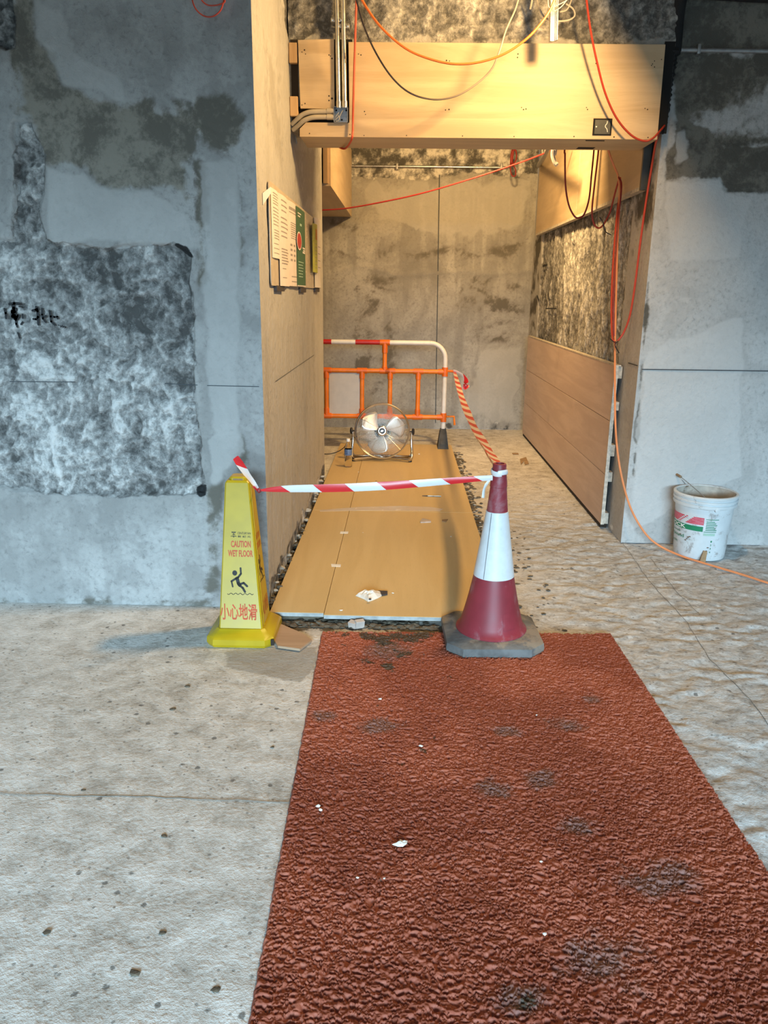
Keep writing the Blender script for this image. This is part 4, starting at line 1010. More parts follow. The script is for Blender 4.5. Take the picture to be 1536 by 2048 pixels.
def sheet(name, x0, ytop0, x1, ytop1, ybot, off, mat, label, prints, bow=0.006):
    X = XS+0.006+off
    ya, za = wpt(x0, ytop0, X); yb, zb2 = wpt(x1, ytop1, X); zc = wpt((x0+x1)/2, ybot, X)[1]
    t = thing(name, label, 'notice', (X, (ya+yb)/2, zc), group='paper notices on the passage wall')
    def fn(s, v, w): return (X+w+bow*math.sin(math.pi*s)*1.0, ya+(yb-ya)*s, zc+((za+(zb2-za)*s)-zc)*v)
    mb = MB(); nn = 8
    for wv in (0, 0.0008):
        pass
    vs = [fn(i/nn, v, 0) for v in (0, 1) for i in range(nn+1)]+[fn(i/nn, v, 0.0008) for v in (0, 1) for i in range(nn+1)]
    m1 = nn+1; fs = []
    for i in range(nn):
        fs += [(i, i+1, m1+i+1, m1+i), (2*m1+i, 3*m1+i, 3*m1+i+1, 2*m1+i+1), (i, 2*m1+i, 2*m1+i+1, i+1), (m1+i, m1+i+1, 3*m1+i+1, 3*m1+i)]
    fs += [(0, m1, 3*m1, 2*m1), (nn, 2*m1+nn, 3*m1+nn, m1+nn)]
    part_world('paper', mb.add(vs, fs), mat, t)
    groups = {}
    for s0, s1, v0, v1, mt in prints: groups.setdefault(mt, []).append((s0, s1, v0, v1))
    for mt, rs in groups.items():
        mb = MB()
        for s0, s1, v0, v1 in rs:
            k = 3
            vs = [fn(s0+(s1-s0)*i/k, v, 0.0016) for v in (v0, v1) for i in range(k+1)]
            mb.add(vs, [(i, i+1, k+2+i, k+1+i) for i in range(k)])
        part_world('print', mb, mt, t)['kind'] = 'stuff'
    return t
def lines(n, s0, s1, v0, v1, h, mt='print_grey', ragged=0.25):
    out = []
    for i in range(n):
        v = v1-(v1-v0)*i/max(1, n-1); out.append((s0, s1-random.random()*ragged*(s1-s0), v-h, v, mt))
    return out
pr = lines(5, .15, .8, .80, .95, .012)+lines(6, .15, .9, .50, .74, .012)+lines(4, .2, .95, .30, .42, .012)+lines(3, .15, .85, .08, .22, .010)
sheet('notice_sheet', 541, 374, 557, 388, 516, 0.000, 'paper_white', 'white notice sheet nearest the corner of the lit wall', pr)
pr = lines(3, .2, .8, .84, .95, .014)+lines(5, .15, .9, .56, .76, .014)+lines(6, .15, .9, .26, .42, .013)+lines(2, .2, .6, .10, .20, .008)
sheet('notice_sheet', 556, 385, 575, 400, 572, 0.004, 'paper_pink', 'second white notice sheet from the corner, reaching lower than the first', pr)
pr = [(.1, .92, .90, .935, 'print_grey'), (.1, .92, .868, .878, 'print_grey')]+lines(8, .2, .9, .58, .76, .010)+[(.15+.28*i, .3+.28*i, .30+.06*j, .325+.06*j, 'print_grey') for i in range(3) for j in range(4)]+lines(2, .2, .9, .06, .12, .012)
sheet('notice_sheet', 574.5, 399, 594, 413, 572, 0.001, 'paper_pink', 'white notice sheet with a boxed heading beside the green poster', pr)
gs = sheet('green_poster', 591.5, 411, 609, 425, 572.5, 0.008, 'paper_green', 'dark green poster with a red oval sign on the lit wall', [(0, 1, 0, .012, 'paper_white'), (.15, .5, .92, .935, 'paper_white'), (.15, .4, .885, .90, 'paper_white'), (.35, .55, .78, .81, 'print_mint')]+lines(6, .15, .75, .13, .32, .010, 'print_mint')+[(.62, .95, .44, .465, 'paper_white'), (.62, .95, .50, .52, 'paper_white'), (.7, .95, .47, .49, 'paper_white')], bow=0.002)
mb = MB(); mw = MB()
X = XS+0.0190; ya, za = wpt(598.5, 482, X)
ov = lambda R: [(ya+R*0.085*math.cos(k*math.pi/10), za+R*0.040*math.sin(k*math.pi/10)) for k in range(20)]
part_world('oval_rim', MB().prism(ov(1.18), lambda u, v, w: (X+w, u, v), 0.0006), 'paper_white', gs, smooth=False)
part_world('red_oval', MB().prism(ov(1.0), lambda u, v, w: (X+0.0008+w, u, v), 0.0006), 'barrier_red', gs, smooth=False)
sheet('notice_leaflet', 628, 434, 640, 442, 575, 0.004, 'paper_white', 'white leaflet at the far end of the notice board', lines(4, .3, .9, .3, .6, .01), bow=0.012)
sheet('notice_leaflet', 624.5, 446, 634, 450, 545, 0.016, 'paper_lime', 'yellow-green leaflet near the far end of the notice board', [(.4, .9, .68, .9, 'print_orange')]+lines(8, .3, .8, .1, .6, .012))
tg = thing('wall_tag', 'small white card tag tilted out beside the first notice sheet', 'tag', (XL+0.02, 3.4, 1.75))
c0 = onx(526, 410, XL+0.004); c1 = onx(539, 377, XL+0.03)
part_world('card', MB().add([(XL+0.004, c0[1], c0[2]), (XL+0.03, c1[1]+0.03, c0[2]+0.05), (XL+0.03, c1[1]+0.03, c1[2]+0.01), (XL+0.004, c0[1], c1[2]-0.02),
                             (XL+0.002, c0[1]+0.002, c0[2]), (XL+0.028, c1[1]+0.032, c0[2]+0.05), (XL+0.028, c1[1]+0.032, c1[2]+0.01), (XL+0.002, c0[1]+0.002, c1[2]-0.02)],
                            [(0, 1, 2, 3), (7, 6, 5, 4), (0, 4, 5, 1), (1, 5, 6, 2), (2, 6, 7, 3), (3, 7, 4, 0)]), 'paper_white', tg, smooth=False)
part_world('strap', MB().box((XL-0.004, c0[1]+0.0, c0[2]), (XL+0.0035, c0[1]+0.006, c1[2]-0.02)), 'scrap_dark', tg, smooth=False)

# ------------------------------------------------------------------ YELLOW CAUTION CONE
yc = thing('caution_cone', 'yellow four-sided wet floor warning cone standing by the left wall corner', 'warning cone', (-0.645, 2.995, 0.0))
def oct_ring(hx, hy, ch, z):
    return [(-hx+ch, -hy, z), (hx-ch, -hy, z), (hx, -hy+ch, z), (hx, hy-ch, z), (hx-ch, hy, z), (-hx+ch, hy, z), (-hx, hy-ch, z), (-hx, -hy+ch, z)]
def loft(rings, cap0=True, cap1=True):
    mb = MB(); n = len(rings[0]); vs = [p for r in rings for p in r]; fs = []
    for j in range(len(rings)-1):
        for i in range(n): fs.append((j*n+i, j*n+(i+1) % n, (j+1)*n+(i+1) % n, (j+1)*n+i))
    if cap0: fs.append(tuple(range(n-1, -1, -1)))
    if cap1: fs.append(tuple((len(rings)-1)*n+i for i in range(n)))
    return mb.add(vs, fs)
obj('base', loft([oct_ring(.134, .134, .030, 0.0), oct_ring(.139, .139, .032, .012), oct_ring(.138, .138, .032, .034), oct_ring(.130, .130, .030, .043), oct_ring(.112, .112, .020, .052), oct_ring(.098, .098, .014, .066)]), 'sign_yellow', yc, ang=25)
H0, H1, W0, W1 = 0.060, 0.676, 0.0905, 0.0475
ybody = obj('body', loft([oct_ring(W0+0.003, W0+0.003, .006, H0-0.006), oct_ring(W0, W0, .006, H0), oct_ring(W1, W1, .005, H1-0.004), oct_ring(W1-0.006, W1-0.006, .005, H1+0.004)]), 'sign_yellow', yc, ang=25)
yhandle = obj('carry_handle', loft([oct_ring(.034, .034, .010, H1+0.002), oct_ring(.034, .034, .010, H1+0.012), oct_ring(.029, .029, .010, H1+0.017)]), 'sign_yellow', yc, ang=25)
obj('handle_slot', MB().box((-0.018, -0.0365, H1+0.003), (0.020, -0.0335, H1+0.010), 0.001), 'scrap_brown', yhandle)
for sx in (-1, 1):
    mb = MB()
    for t0, t1 in ((0.02, 0.98),):
        def ep(t, dx, dy): 
            w = W0+(W1-W0)*t; return (sx*(w+0.0005+dx), -w*0.72+dy, H0+(H1-H0)*t)
        mb.add([ep(t0, 0, 0), ep(t0, 0, 0.008), ep(t1, 0, 0.006), ep(t1, 0, 0), ep(t0, sx*0+0.0025, 0.002), ep(t0, 0.0025, 0.006), ep(t1, 0.0025, 0.005), ep(t1, 0.0025, 0.001)],
               [(0, 1, 2, 3), (4, 7, 6, 5), (0, 4, 5, 1), (1, 5, 6, 2), (2, 6, 7, 3), (3, 7, 4, 0)])
    obj('seam_rib', mb, 'sign_yellow', yc, smooth=False)
slope = (W0-W1)/(H1-H0)
def yface(px, py):
    # sight line onto the front face, in the cone's own frame
    d = ray(px, py); o_ = _C-np.array([-0.645, 2.995, 0.0])
    # plane: y = -(W0 - slope*(z-H0))
    nrm = np.array([0, 1.0, -slope]); k = -W0-slope*H0
    t = (k-nrm.dot(o_))/nrm.dot(d); q = o_+d*t
    return q[0], q[2]
def ymap(u, v, w):
    return (u, -(W0-slope*(v-H0))-0.0004-w, v)
def zx(x, y): return yface(440+x/9.31, 1040+y/9.31)     # coordinates read off the enlarged photograph
def ybox(x0, y0, x1, y1):
    a, b = zx(x0, y1), zx(x1, y0); c, d = zx(x0, y0), zx(x1, y1)
    return (a[0]+c[0])/2, (a[1]+d[1])/2, (b[0]+d[0])/2, (b[1]+c[1])/2
mb = MB()
put_text(mb, 'CAUTION', *ybox(205, 385, 572, 510), ymap, 0.03)
put_text(mb, 'WET FLOOR', *ybox(150, 560, 612, 685), ymap, 0.03)
put_text(mb, '小心地滑', *ybox(5, 1555, 690, 1860), ymap, 0.016)
o = obj('red_lettering', mb, 'sign_red', ybody, smooth=False); o['label'] = 'red lettering reading CAUTION WET FLOOR 小心地滑'; o['kind'] = 'stuff'
mb = MB()
put_text(mb, 'CENTURYAN', *ybox(328, 225, 570, 268), ymap, 0.006)
put_text(mb, '新 紀 元', *ybox(332, 288, 572, 328), ymap, 0.01)
for s_ in ([(218, 220), (292, 222)], [(222, 232), (250, 240), (288, 234)], [(255, 240), (256, 310)], [(205, 302), (232, 296), (256, 318), (280, 298), (305, 304)], [(230, 270), (282, 272)]):
    stroke(mb, [zx(*q) for q in s_], 0.0011, ymap, 0.0006)
o = obj('logo', mb, 'sign_black', ybody, smooth=False); o['label'] = 'small black emblem with the name CENTURYAN'
mb = MB()
c = zx(275, 985); r_ = abs(zx(320, 985)[0]-c[0])
mb.prism([(c[0]+r_*math.cos(k*math.pi/10), c[1]+r_*1.12*math.sin(k*math.pi/10)) for k in range(20)], ymap, 0.0008)
for pts, r in (([(383, 895), (390, 1000)], .0030), ([(390, 1000), (340, 1065)], .0034), ([(340, 1065), (300, 1085), (215, 1140)], .0034), ([(215, 1140), (238, 1240)], .0026),
               ([(318, 1085), (345, 1180), (370, 1215)], .0058), ([(350, 1205), (440, 1170), (505, 1232)], .0036), ([(365, 1215), (425, 1265), (465, 1335)], .0037)):
    stroke(mb, [zx(*q) for q in pts], r*1.22, ymap, 0.0008)
wv = [(140+480*i/40, 1375+14*math.sin(i/40*2*math.pi*5.5)+ (4 if i > 20 else -2)) for i in range(41)]
stroke(mb, [zx(*q) for q in wv], 0.0011, ymap, 0.0006)
o = obj('slip_symbol', mb, 'sign_black', ybody, smooth=False); o['label'] = 'black figure slipping above a wavy line'
# the same print on the right-hand face, seen edge-on
def rmap(u, v, w): return ((W0-slope*(v-H0))+0.0004+w, u, v)
mb = MB()
put_text(mb, 'CAUTION', -0.038, 0.428, 0.038, 0.452, rmap, 0.012); put_text(mb, 'WET FLOOR', -0.046, 0.388, 0.046, 0.414, rmap, 0.012); put_text(mb, '小心地滑', -0.066, 0.10, 0.066, 0.17, rmap, 0.006)
o = obj('red_lettering', mb, 'sign_red', ybody, smooth=False); o['kind'] = 'stuff'
mb = MB()
fig = lambda p: ((p[0]-381)/9.31/497*1.0, 0.36-(p[1]-870)/9.31/497*1.0)
mb.prism([(fig((275, 985))[0]+.0095*math.cos(k*math.pi/8), fig((275, 985))[1]+.0105*math.sin(k*math.pi/8)) for k in range(16)], rmap, 0.0008)
for pts, r in (([(383, 895), (390, 1000)], .0030), ([(390, 1000), (340, 1065)], .0034), ([(340, 1065), (300, 1085), (215, 1140)], .0034), ([(215, 1140), (238, 1240)], .0026), ([(318, 1085), (345, 1180), (370, 1215)], .0058), ([(350, 1205), (440, 1170), (505, 1232)], .0036), ([(365, 1215), (425, 1265), (465, 1335)], .0037)):
    stroke(mb, [fig(q) for q in pts], r, rmap, 0.0008)
stroke(mb, [fig(q) for q in wv], 0.0011, rmap, 0.0006)
obj('slip_symbol', mb, 'sign_black', ybody, smooth=False)
obj('base_notch', MB().box((0.128, -0.125, 0.008), (0.1415, -0.118, 0.034)), 'hole', yc, smooth=False)

# ------------------------------------------------------------------ RED AND WHITE TRAFFIC CONE
TC = (0.392, 2.985, 0.0)
tc = thing('traffic_cone', 'dusty maroon traffic cone with a white reflective sleeve on the mat edge', 'traffic cone', (TC[0], TC[1], 0.014), (0, 0, math.radians(2)))
obj('base', loft([oct_ring(.196, .190, .060, 0.0), oct_ring(.199, .193, .062, .012), oct_ring(.196, .190, .060, .034), oct_ring(.186, .180, .058, .040), oct_ring(.140, .140, .050, .046)]), 'cone_rubber', tc, ang=25)
lo_prof = [(.146, .036), (.147, .050), (.142, .056), (.134, .062), (.126, .085), (.118, .115), (.108, .155), (.099, .195), (.091, .235), (.084, .270), (.081, .284)]
obj('lower_body', MB().lathe(lo_prof, 56, caps=(False, False)), 'cone_red', tc)
obj('reflective_sleeve', MB().lathe([(.0815, .281), (.0835, .281), (.0630, .420), (.0445, .553), (.0425, .553)], 56, caps=(False, False)), 'cone_white', tc)
obj('upper_body', MB().lathe([(.0425, .552), (.0375, .600), (.0330, .652), (.0345, .654), (.0330, .672), (.0295, .700), (.0270, .718), (.0270, .740), (.0245, .746), (.018, .747), (.016, .70)], 48, caps=(False, False)), 'cone_red', tc)
# joint of the sleeve and the moulded patch
def cone_r(z): 
    zs_ = [p[1] for p in lo_prof]; return float(np.interp(z, zs_, [p[0] for p in lo_prof]))
def cmap(rf):
    return lambda u, v, w: ((rf(v)+w)*math.cos(u), (rf(v)+w)*math.sin(u), v)
slv = lambda z: float(np.interp(z, [.281, .42, .553], [.0835, .063, .0445]))
mb = MB()
for i in range(12):
    z0, z1 = .283+.268*i/12, .283+.268*(i+1)/12; f = cmap(slv); a0 = math.radians(-128)
    mb.add([f(a0-.0015/slv(z0), z0, .0006), f(a0+.0015/slv(z0), z0, .0006), f(a0+.0015/slv(z1), z1, .0006), f(a0-.0015/slv(z1), z1, .0006)], [(0, 1, 2, 3)])
obj('sleeve_joint', mb, 'galv_dull', tc)
mb = MB(); f = cmap(cone_r)
for i in range(6):
    a0, a1 = math.radians(-76+i*4.2), math.radians(-76+(i+1)*4.2)
    for j in range(5):
        z0, z1 = .085+.065*j/5, .085+.065*(j+1)/5
        mb.add([f(a0, z0, .0012), f(a1, z0, .0012), f(a1, z1, .0012), f(a0, z1, .0012)], [(0, 1, 2, 3)])
obj('moulded_patch', mb, 'cone_red', tc)

# ------------------------------------------------------------------ BARRIER TAPES
def ribbon(centres, widths, tilt, u0, per, name, mat, label, k=6, vdir=None):
    """strip of tape along a path; tilt = angle of its width from vertical about the path, u in stripe periods"""
    C_ = spline(centres, k); n = len(C_)
    wd_ = np.interp(np.linspace(0, 1, n), np.linspace(0, 1, len(widths)), widths)
    tl_ = np.interp(np.linspace(0, 1, n), np.linspace(0, 1, len(tilt)), tilt)
    mb = MB(); L = 0; vs, fs, uvs = [], [], []
    for i in range(n):
        t = C_[min(i+1, n-1)]-C_[max(i-1, 0)]; t = t/np.linalg.norm(t)
        side = np.cross(t, [0, 0, 1]); side /= np.linalg.norm(side)+1e-9
        upv = np.cross(side, t)
        w = upv*math.cos(tl_[i])+side*math.sin(tl_[i])
        nn_ = np.cross(t, w)
        for s_ in (-1, -0.33, 0.33, 1):
            vs.append(C_[i]+w*s_*wd_[i]/2+nn_*0.003*(1-s_*s_))
        if i: L += np.linalg.norm(C_[i]-C_[i-1])
        vs[-4:] = vs[-4:]
        if i:
            a_, b_ = (i-1)*4, i*4; la = u0+Lp/per; lb2 = u0+L/per
            for q in range(3):
                fs.append((a_+q, a_+q+1, b_+q+1, b_+q)); uvs.append([(la, q/3), (la, (q+1)/3), (lb2, (q+1)/3), (lb2, q/3)])
        Lp = L
    mb.add(vs, fs, uvs)
    return mb
def zcone(y): return y
A_ = np.array([-0.590, 2.952, 0.648])
p0 = ony(518, 981, 2.945); p1 = ony(985, 957, 2.955)
tape = thing('barrier_tape', 'red and white barrier tape strung from the yellow cone to the traffic cone', 'barrier tape', (p0[0], p0[1], p0[2]-0.02))
mids = [ony(x, y, Y) for x, y, Y in ((518, 981, 2.945), (545, 979, 2.94), (582, 977.5, 2.935), (649, 976.5, 2.93), (705, 975, 2.93), (770, 971.5, 2.93), (830, 967.5, 2.93), (900, 962, 2.935), (955, 957.5, 2.94), (985, 955.5, 2.945))]
part_world('band', ribbon(mids, [0.006, 0.020, 0.029, 0.033, 0.033, 0.033, 0.030, 0.027, 0.022, 0.021], [0.0, 0.0, 0.1, 0.1, 0.05, -0.1, 0.0, 0.1, 0.0, 0.0], 0.0, 0.2525, 'band', 'tape_stripes', ''), 'tape_stripes', tape)
# wrap round the cone neck
ring = []
for i in range(13):
    a0 = math.radians(-95-10+i*(385/12)); ring.append(np.array([TC[0]+0.0315*math.cos(a0), TC[1]+0.0315*math.sin(a0), 0.014+0.712+0.004*math.sin(i)]))
part_world('neck_wrap', ribbon(ring, [0.020]*3, [0.0]*3, 0.52, 1.2, 'w', 'tape_stripes', ''), 'tape_stripes', tape)
part_world('loose_end', ribbon([ony(981, 958, 2.955), ony(973, 968, 2.95), ony(968, 980, 2.95), ony(966, 996, 2.95)], [0.006, 0.012, 0.016, 0.012], [0.3, 0.8, 1.0, 0.6], 0.55, 1.6, 'w', 'tape_stripes', ''), 'tape_stripes', tape)
part_world('tail', ribbon([ony(519, 981, 2.945), ony(506, 964, 2.93), ony(492, 945, 2.90), ony(480, 928, 2.88), ony(471, 915, 2.87)], [0.006, 0.022, 0.030, 0.030, 0.024], [0.3, 0.2, 0.1, 0.0, 0.0], 0.56, 0.36, 'w', 'tape_stripes', ''), 'tape_stripes', tape)
part_world('knot', MB().lathe([(0.001, -0.011), (0.008, -0.006), (0.010, 0.0), (0.007, 0.007), (0.001, 0.011)], 10, tuple(ony(518, 981, 2.944))), 'cone_red', tape)
part_world('strap', MB().tube(spline([A_+np.array([0.02, -0.05, 0.02]), ony(516, 981, 2.95), ony(515, 975, 3.0)], 4), 0.004, 6), 'print_red', tape)
# older tape running back to the barrier
P = [onz(x, y, z) for x, y, z in ((909, 743, .735), (915, 765, .700), (923, 793, .672), (933, 820, .655), (945, 848, .645), (960, 873, .645), (975, 896, .660), (988, 916, .690), (997, 932, .735))]
tape2 = thing('barrier_tape', 'faded red and cream tape sagging from the traffic cone back to the orange barrier', 'barrier tape', tuple(P[-1]))
# even stripes: 17 periods along
part_world('band', ribbon(P, [0.030, 0.045, 0.056, 0.058, 0.060, 0.064, 0.068, 0.056, 0.03], [1.2, 1.3, 1.1, 1.35, 1.15, 1.3, 1.0, 1.2, 1.0], 0.0, 0.255, 'w', 'tape_stripes_old', '', k=10), 'tape_stripes_old', tape2)
P2 = [p+np.array([-0.012, 0.0, -0.014]) for p in P[3:]]
part_world('folded_edge', ribbon(P2, [0.010, 0.034, 0.022, 0.044, 0.030, 0.05, 0.03], [0.2, 0.5, 0.1, 0.6, 0.2, 0.5, 0.1], 0.3, 0.30, 'w', 'tape_stripes_old', '', k=8), 'tape_stripes_old', tape2)
part_world('loose_end', ribbon(Q([(907, 741, 7.0), (918, 746, 6.95), (928, 755, 6.9), (933, 768, 6.88), (928, 778, 6.88)]), [0.02, 0.03, 0.05, 0.065, 0.03], [0.2, 0.3, 0.2, 0.2, 0.3], 0.60, 0.45, 'w', 'tape_stripes', ''), 'tape_stripes', tape2)

# ------------------------------------------------------------------ ORANGE BARRIER
YBR = 7.03
bar = thing('pedestrian_barrier', 'orange and white plastic pedestrian barrier across the passage behind the fan', 'barrier', (-0.35, YBR, ZB))
def b2(x, y, dy=0.0): return tuple(ony(x, y, YBR+dy))
zt_, zm_, zl_ = b2(770, 685)[2], b2(770, 742)[2], b2(770, 833)[2]
xr_ = b2(890, 740)[0]
R0 = 0.021
xl_ = -1.20
top_end = xr_-0.14
part_world('top_rail', MB().tube([(xl_+0.14, YBR, zt_), (top_end, YBR, zt_)], R0, 14), 'barrier_white', bar)
for sgn, xe_ in ((1, xr_), (-1, xl_)):
    arc = [(xe_-sgn*0.14+sgn*0.14*math.sin(t), YBR, zt_-0.14+0.14*math.cos(t)) for t in np.linspace(0, math.pi/2, 9)]
    part_world('end_post', MB().tube(arc+[(xe_, YBR, zm_), (xe_, YBR, zl_-0.06), (xe_, YBR, ZB+0.08)], R0, 14), 'barrier_white', bar)
for x0_, x1_ in ((b2(640, 685)[0], b2(663, 685)[0]), (b2(711, 685)[0], b2(763, 685)[0]), (b2(545, 685)[0], b2(600, 685)[0])):
    part_world('red_band', MB().tube([(x0_, YBR, zt_), (x1_, YBR, zt_)], R0+0.0012, 14), 'barrier_red', bar)
part_world('middle_rail', MB().tube([(xl_, YBR, zm_), (xr_, YBR, zm_)], R0*0.98, 14), 'barrier_orange', bar)
part_world('lower_rail', MB().tube([(xl_, YBR, zl_), (xr_, YBR, zl_)], R0*0.98, 14), 'barrier_orange', bar)
xu = [b2(653, 780)[0], b2(724, 780)[0], b2(780, 780)[0], b2(836, 780)[0], -0.96]
for x in xu: part_world('upright', MB().tube([(x, YBR, zl_), (x, YBR, zm_)], R0*0.98, 14), 'barrier_orange', bar)
xt_ = b2(769.5, 710)[0]
for x in (xt_,): part_world('upright', MB().tube([(x, YBR, zm_), (x, YBR, zt_)], R0*0.98, 14), 'barrier_orange', bar)
def tee(x, z, dz, across=True):
    mb = MB()
    if across: mb.tube([(x-0.045, YBR, z), (x+0.045, YBR, z)], R0*1.25, 14)
    if dz: mb.tube([(x, YBR, z), (x, YBR, z+dz)], R0*1.22, 14)
    part_world('tee_joint', mb, 'barrier_joint', bar)
for x in xu: tee(x, zm_, -0.07); tee(x, zl_, 0.07)
tee(xt_, zt_, -0.09); tee(xt_, zm_, 0.04)
for z in (zm_, zl_):
    part_world('post_clamp', MB().tube([(xr_-0.06, YBR, z), (xr_+0.01, YBR, z)], R0*1.22, 14).tube([(xr_, YBR, z-0.04), (xr_, YBR, z+0.04)], R0*1.3, 14), 'barrier_joint', bar)
part_world('hook', MB().tube([(xr_, YBR, zm_+0.01), (xr_+0.08, YBR, zm_+0.005), (xr_+0.085, YBR, zm_-0.01)], 0.011, 8), 'barrier_joint', bar)
hk = [b2(893, 833), b2(908, 833), b2(909, 850)]
part_world('hook', MB().tube([hk[0], hk[1], hk[2]], 0.010, 8), 'barrier_orange', bar)
a, b = b2(658, 745), b2(720, 829)
part_world('infill_panel', MB().box((a[0], YBR-0.004, b[2]), (b[0], YBR+0.004, a[2]), 0.002), 'panel_grey', bar, smooth=False)
for sx in (xr_, xl_):
    mb = MB(); w = 0.055
    prof = [(-0.11, ZB+0.002), (0.05, ZB+0.002), (0.05, ZB+0.05), (0.03, ZB+0.17), (-0.03, ZB+0.17), (-0.11, ZB+0.045)]
    mb.prism(prof, lambda u, v, w_: (sx-w/2-0.006*(v-ZB)/0.17*0+w_*1.0, YBR+u, v), w)
    part_world('foot', mb, 'barrier_foot', bar, smooth=False)
    part_world('foot_flare', loft([[(sx-.05, YBR-.12, ZB), (sx+.05, YBR-.12, ZB), (sx+.05, YBR+.06, ZB), (sx-.05, YBR+.06, ZB)], [(sx-.03, YBR-.04, ZB+.15), (sx+.03, YBR-.04, ZB+.15), (sx+.03, YBR+.04, ZB+.15), (sx-.03, YBR+.04, ZB+.15)]]), 'barrier_foot', bar, smooth=False)

# ------------------------------------------------------------------ FLOOR FAN
FY = 6.40
fc_ = ony(764.5, 862, FY)
fan = thing('floor_fan', 'chrome drum floor fan with three blades standing in front of the barrier', 'fan', (fc_[0], FY, ZB))
FZ = fc_[2]-ZB; FR_ = 0.226
TM = Matrix.Translation((0, 0, FZ)) @ Matrix.Rotation(math.radians(-10), 4, 'X') @ Matrix.Rotation(math.pi/2, 4, 'X')
# local disc frame: +z of the disc points to the viewer
def circ(r, z, n=64): return [(r*math.cos(2*math.pi*i/n), r*math.sin(2*math.pi*i/n), z) for i in range(n)]
def fpart(name, mb, mat, par=None, **kw): return obj(name, mb.xform(TM), mat, par or fan, **kw)
fpart('rim', MB().tube(circ(FR_, 0.04), 0.006, 8, closed=True).tube(circ(FR_*0.99, -0.07), 0.005, 8, closed=True), 'chrome')
mb = MB()
for i in range(18):
    r = 0.045+(FR_-0.05)*i/18; z = 0.062-0.022*(r/FR_)**3
    mb.tube(circ(r, z, 48), 0.0007, 4, closed=True)
for i in range(8):
    a0 = i*math.pi/4+0.2
    mb.tube([(0.04*math.cos(a0), 0.04*math.sin(a0), 0.060), (0.15*math.cos(a0+.05), 0.15*math.sin(a0+.05), 0.056), (FR_*math.cos(a0+.1), FR_*math.sin(a0+.1), 0.04)], 0.0016, 5)
fpart('front_grille', mb, 'chrome')
mb = MB()
for i in range(12):
    r = 0.07+(FR_-0.07)*i/12; mb.tube(circ(r, -0.085+0.015*(r/FR_)**3, 40), 0.0006, 4, closed=True)
for i in range(8):
    a0 = i*math.pi/4
    mb.tube([(0.06*math.cos(a0), 0.06*math.sin(a0), -0.085), (FR_*math.cos(a0), FR_*math.sin(a0), -0.07)], 0.0016, 5)
for i in range(24):
    a0 = i*math.pi/12; mb.tube([(FR_*math.cos(a0), FR_*math.sin(a0), 0.04), (FR_*0.99*math.cos(a0), FR_*0.99*math.sin(a0), -0.07)], 0.0008, 4)
fpart('rear_grille', mb, 'chrome')
for ang in (148, 22, 262):
    mb = MB(); a0 = math.radians(ang); vs, fs = [], []
    nr, na = 9, 7
    for i in range(nr+1):
        r = 0.035+0.155*i/nr; t = i/nr
        half = 0.30+0.33*math.sin(min(1, t*1.15)*math.pi*0.62)
        if t > 0.75: half *= math.sqrt(max(0.02, 1-((t-0.75)/0.25)**2*0.92))
        skew = -0.28*t
        for j in range(na+1):
            s_ = j/na*2-1; a1 = a0+s_*half+skew+0.12
            vs.append((r*math.cos(a1), r*math.sin(a1), 0.004+0.026*s_*(0.4+0.6*t)+0.006*(1-s_*s_)))
    for i in range(nr):
        for j in range(na):
            q = i*(na+1)+j; fs.append((q, q+1, q+na+2, q+na+1))
    b_ = fpart('blade', mb.add(vs, fs), 'fan_blade')
    md = b_.modifiers.new('thickness', 'SOLIDIFY'); md.thickness = 0.0015
fpart('hub', MB().lathe([(0.0, -0.03), (0.034, -0.03), (0.034, 0.02), (0.028, 0.028)], 28), 'chrome')
fpart('badge_ring', MB().lathe([(0.020, 0.060), (0.040, 0.060), (0.040, 0.066), (0.034, 0.071), (0.024, 0.071), (0.020, 0.068)], 32), 'chrome')
fbadge = fpart('badge', MB().lathe([(0.0, 0.060), (0.027, 0.060), (0.027, 0.070), (0.0, 0.072)], 28), 'black_plastic')
mb = MB(); put_text(mb, 'AP', -0.011, -0.006, 0.011, 0.007, lambda u, v, w: (u, v, 0.0725+w), 0.01)
fpart('badge_lettering', mb, 'chrome', fbadge, smooth=False)
fpart('motor', MB().lathe([(0.0, -0.17), (0.045, -0.17), (0.066, -0.15), (0.070, -0.09), (0.055, -0.04), (0.03, -0.03)], 28), 'black_plastic')
xs2 = FR_+0.022
lg = []
for sx in (-1, 1):
    part = MB().tube(spline([(sx*xs2, -0.0, FZ-0.012), (sx*(xs2-0.002), -0.0, FZ-0.08), (sx*(xs2+0.004), -0.02, 0.08), (sx*(xs2+0.002), -0.06, 0.030), (sx*(xs2-0.02), -0.085, 0.018)], 6), 0.0115, 10)
    obj('leg', part, 'chrome', fan)
    obj('rubber_foot', MB().lathe([(0.014, 0.0), (0.016, 0.012), (0.012, 0.02)], 12, (sx*(xs2-0.01), -0.07, 0)), 'black_plastic', fan)
    kb = obj('knob', MB().lathe([(0.006, 0.0), (0.006, 0.02), (0.026, 0.024), (0.030, 0.034), (0.022, 0.044), (0.0, 0.046)], 10).xform(Matrix.Translation((sx*(FR_-0.0), 0, FZ-0.002)) @ Matrix.Rotation(sx*math.pi/2, 4, 'Y')), 'black_plastic', fan)
obj('base_bar', MB().tube(spline([(-xs2+0.02, -0.085, 0.018), (-0.12, -0.03, 0.02), (0, 0.02, 0.022), (0.12, -0.03, 0.02), (xs2-0.02, -0.085, 0.018)], 8), 0.0115, 10), 'chrome', fan)
obj('rear_bar', MB().tube(spline([(-xs2+0.004, -0.02, 0.05), (-xs2+0.03, 0.09, 0.014), (0, 0.12, 0.013), (xs2-0.03, 0.09, 0.014), (xs2-0.004, -0.02, 0.05)], 8), 0.0105, 10), 'chrome', fan)
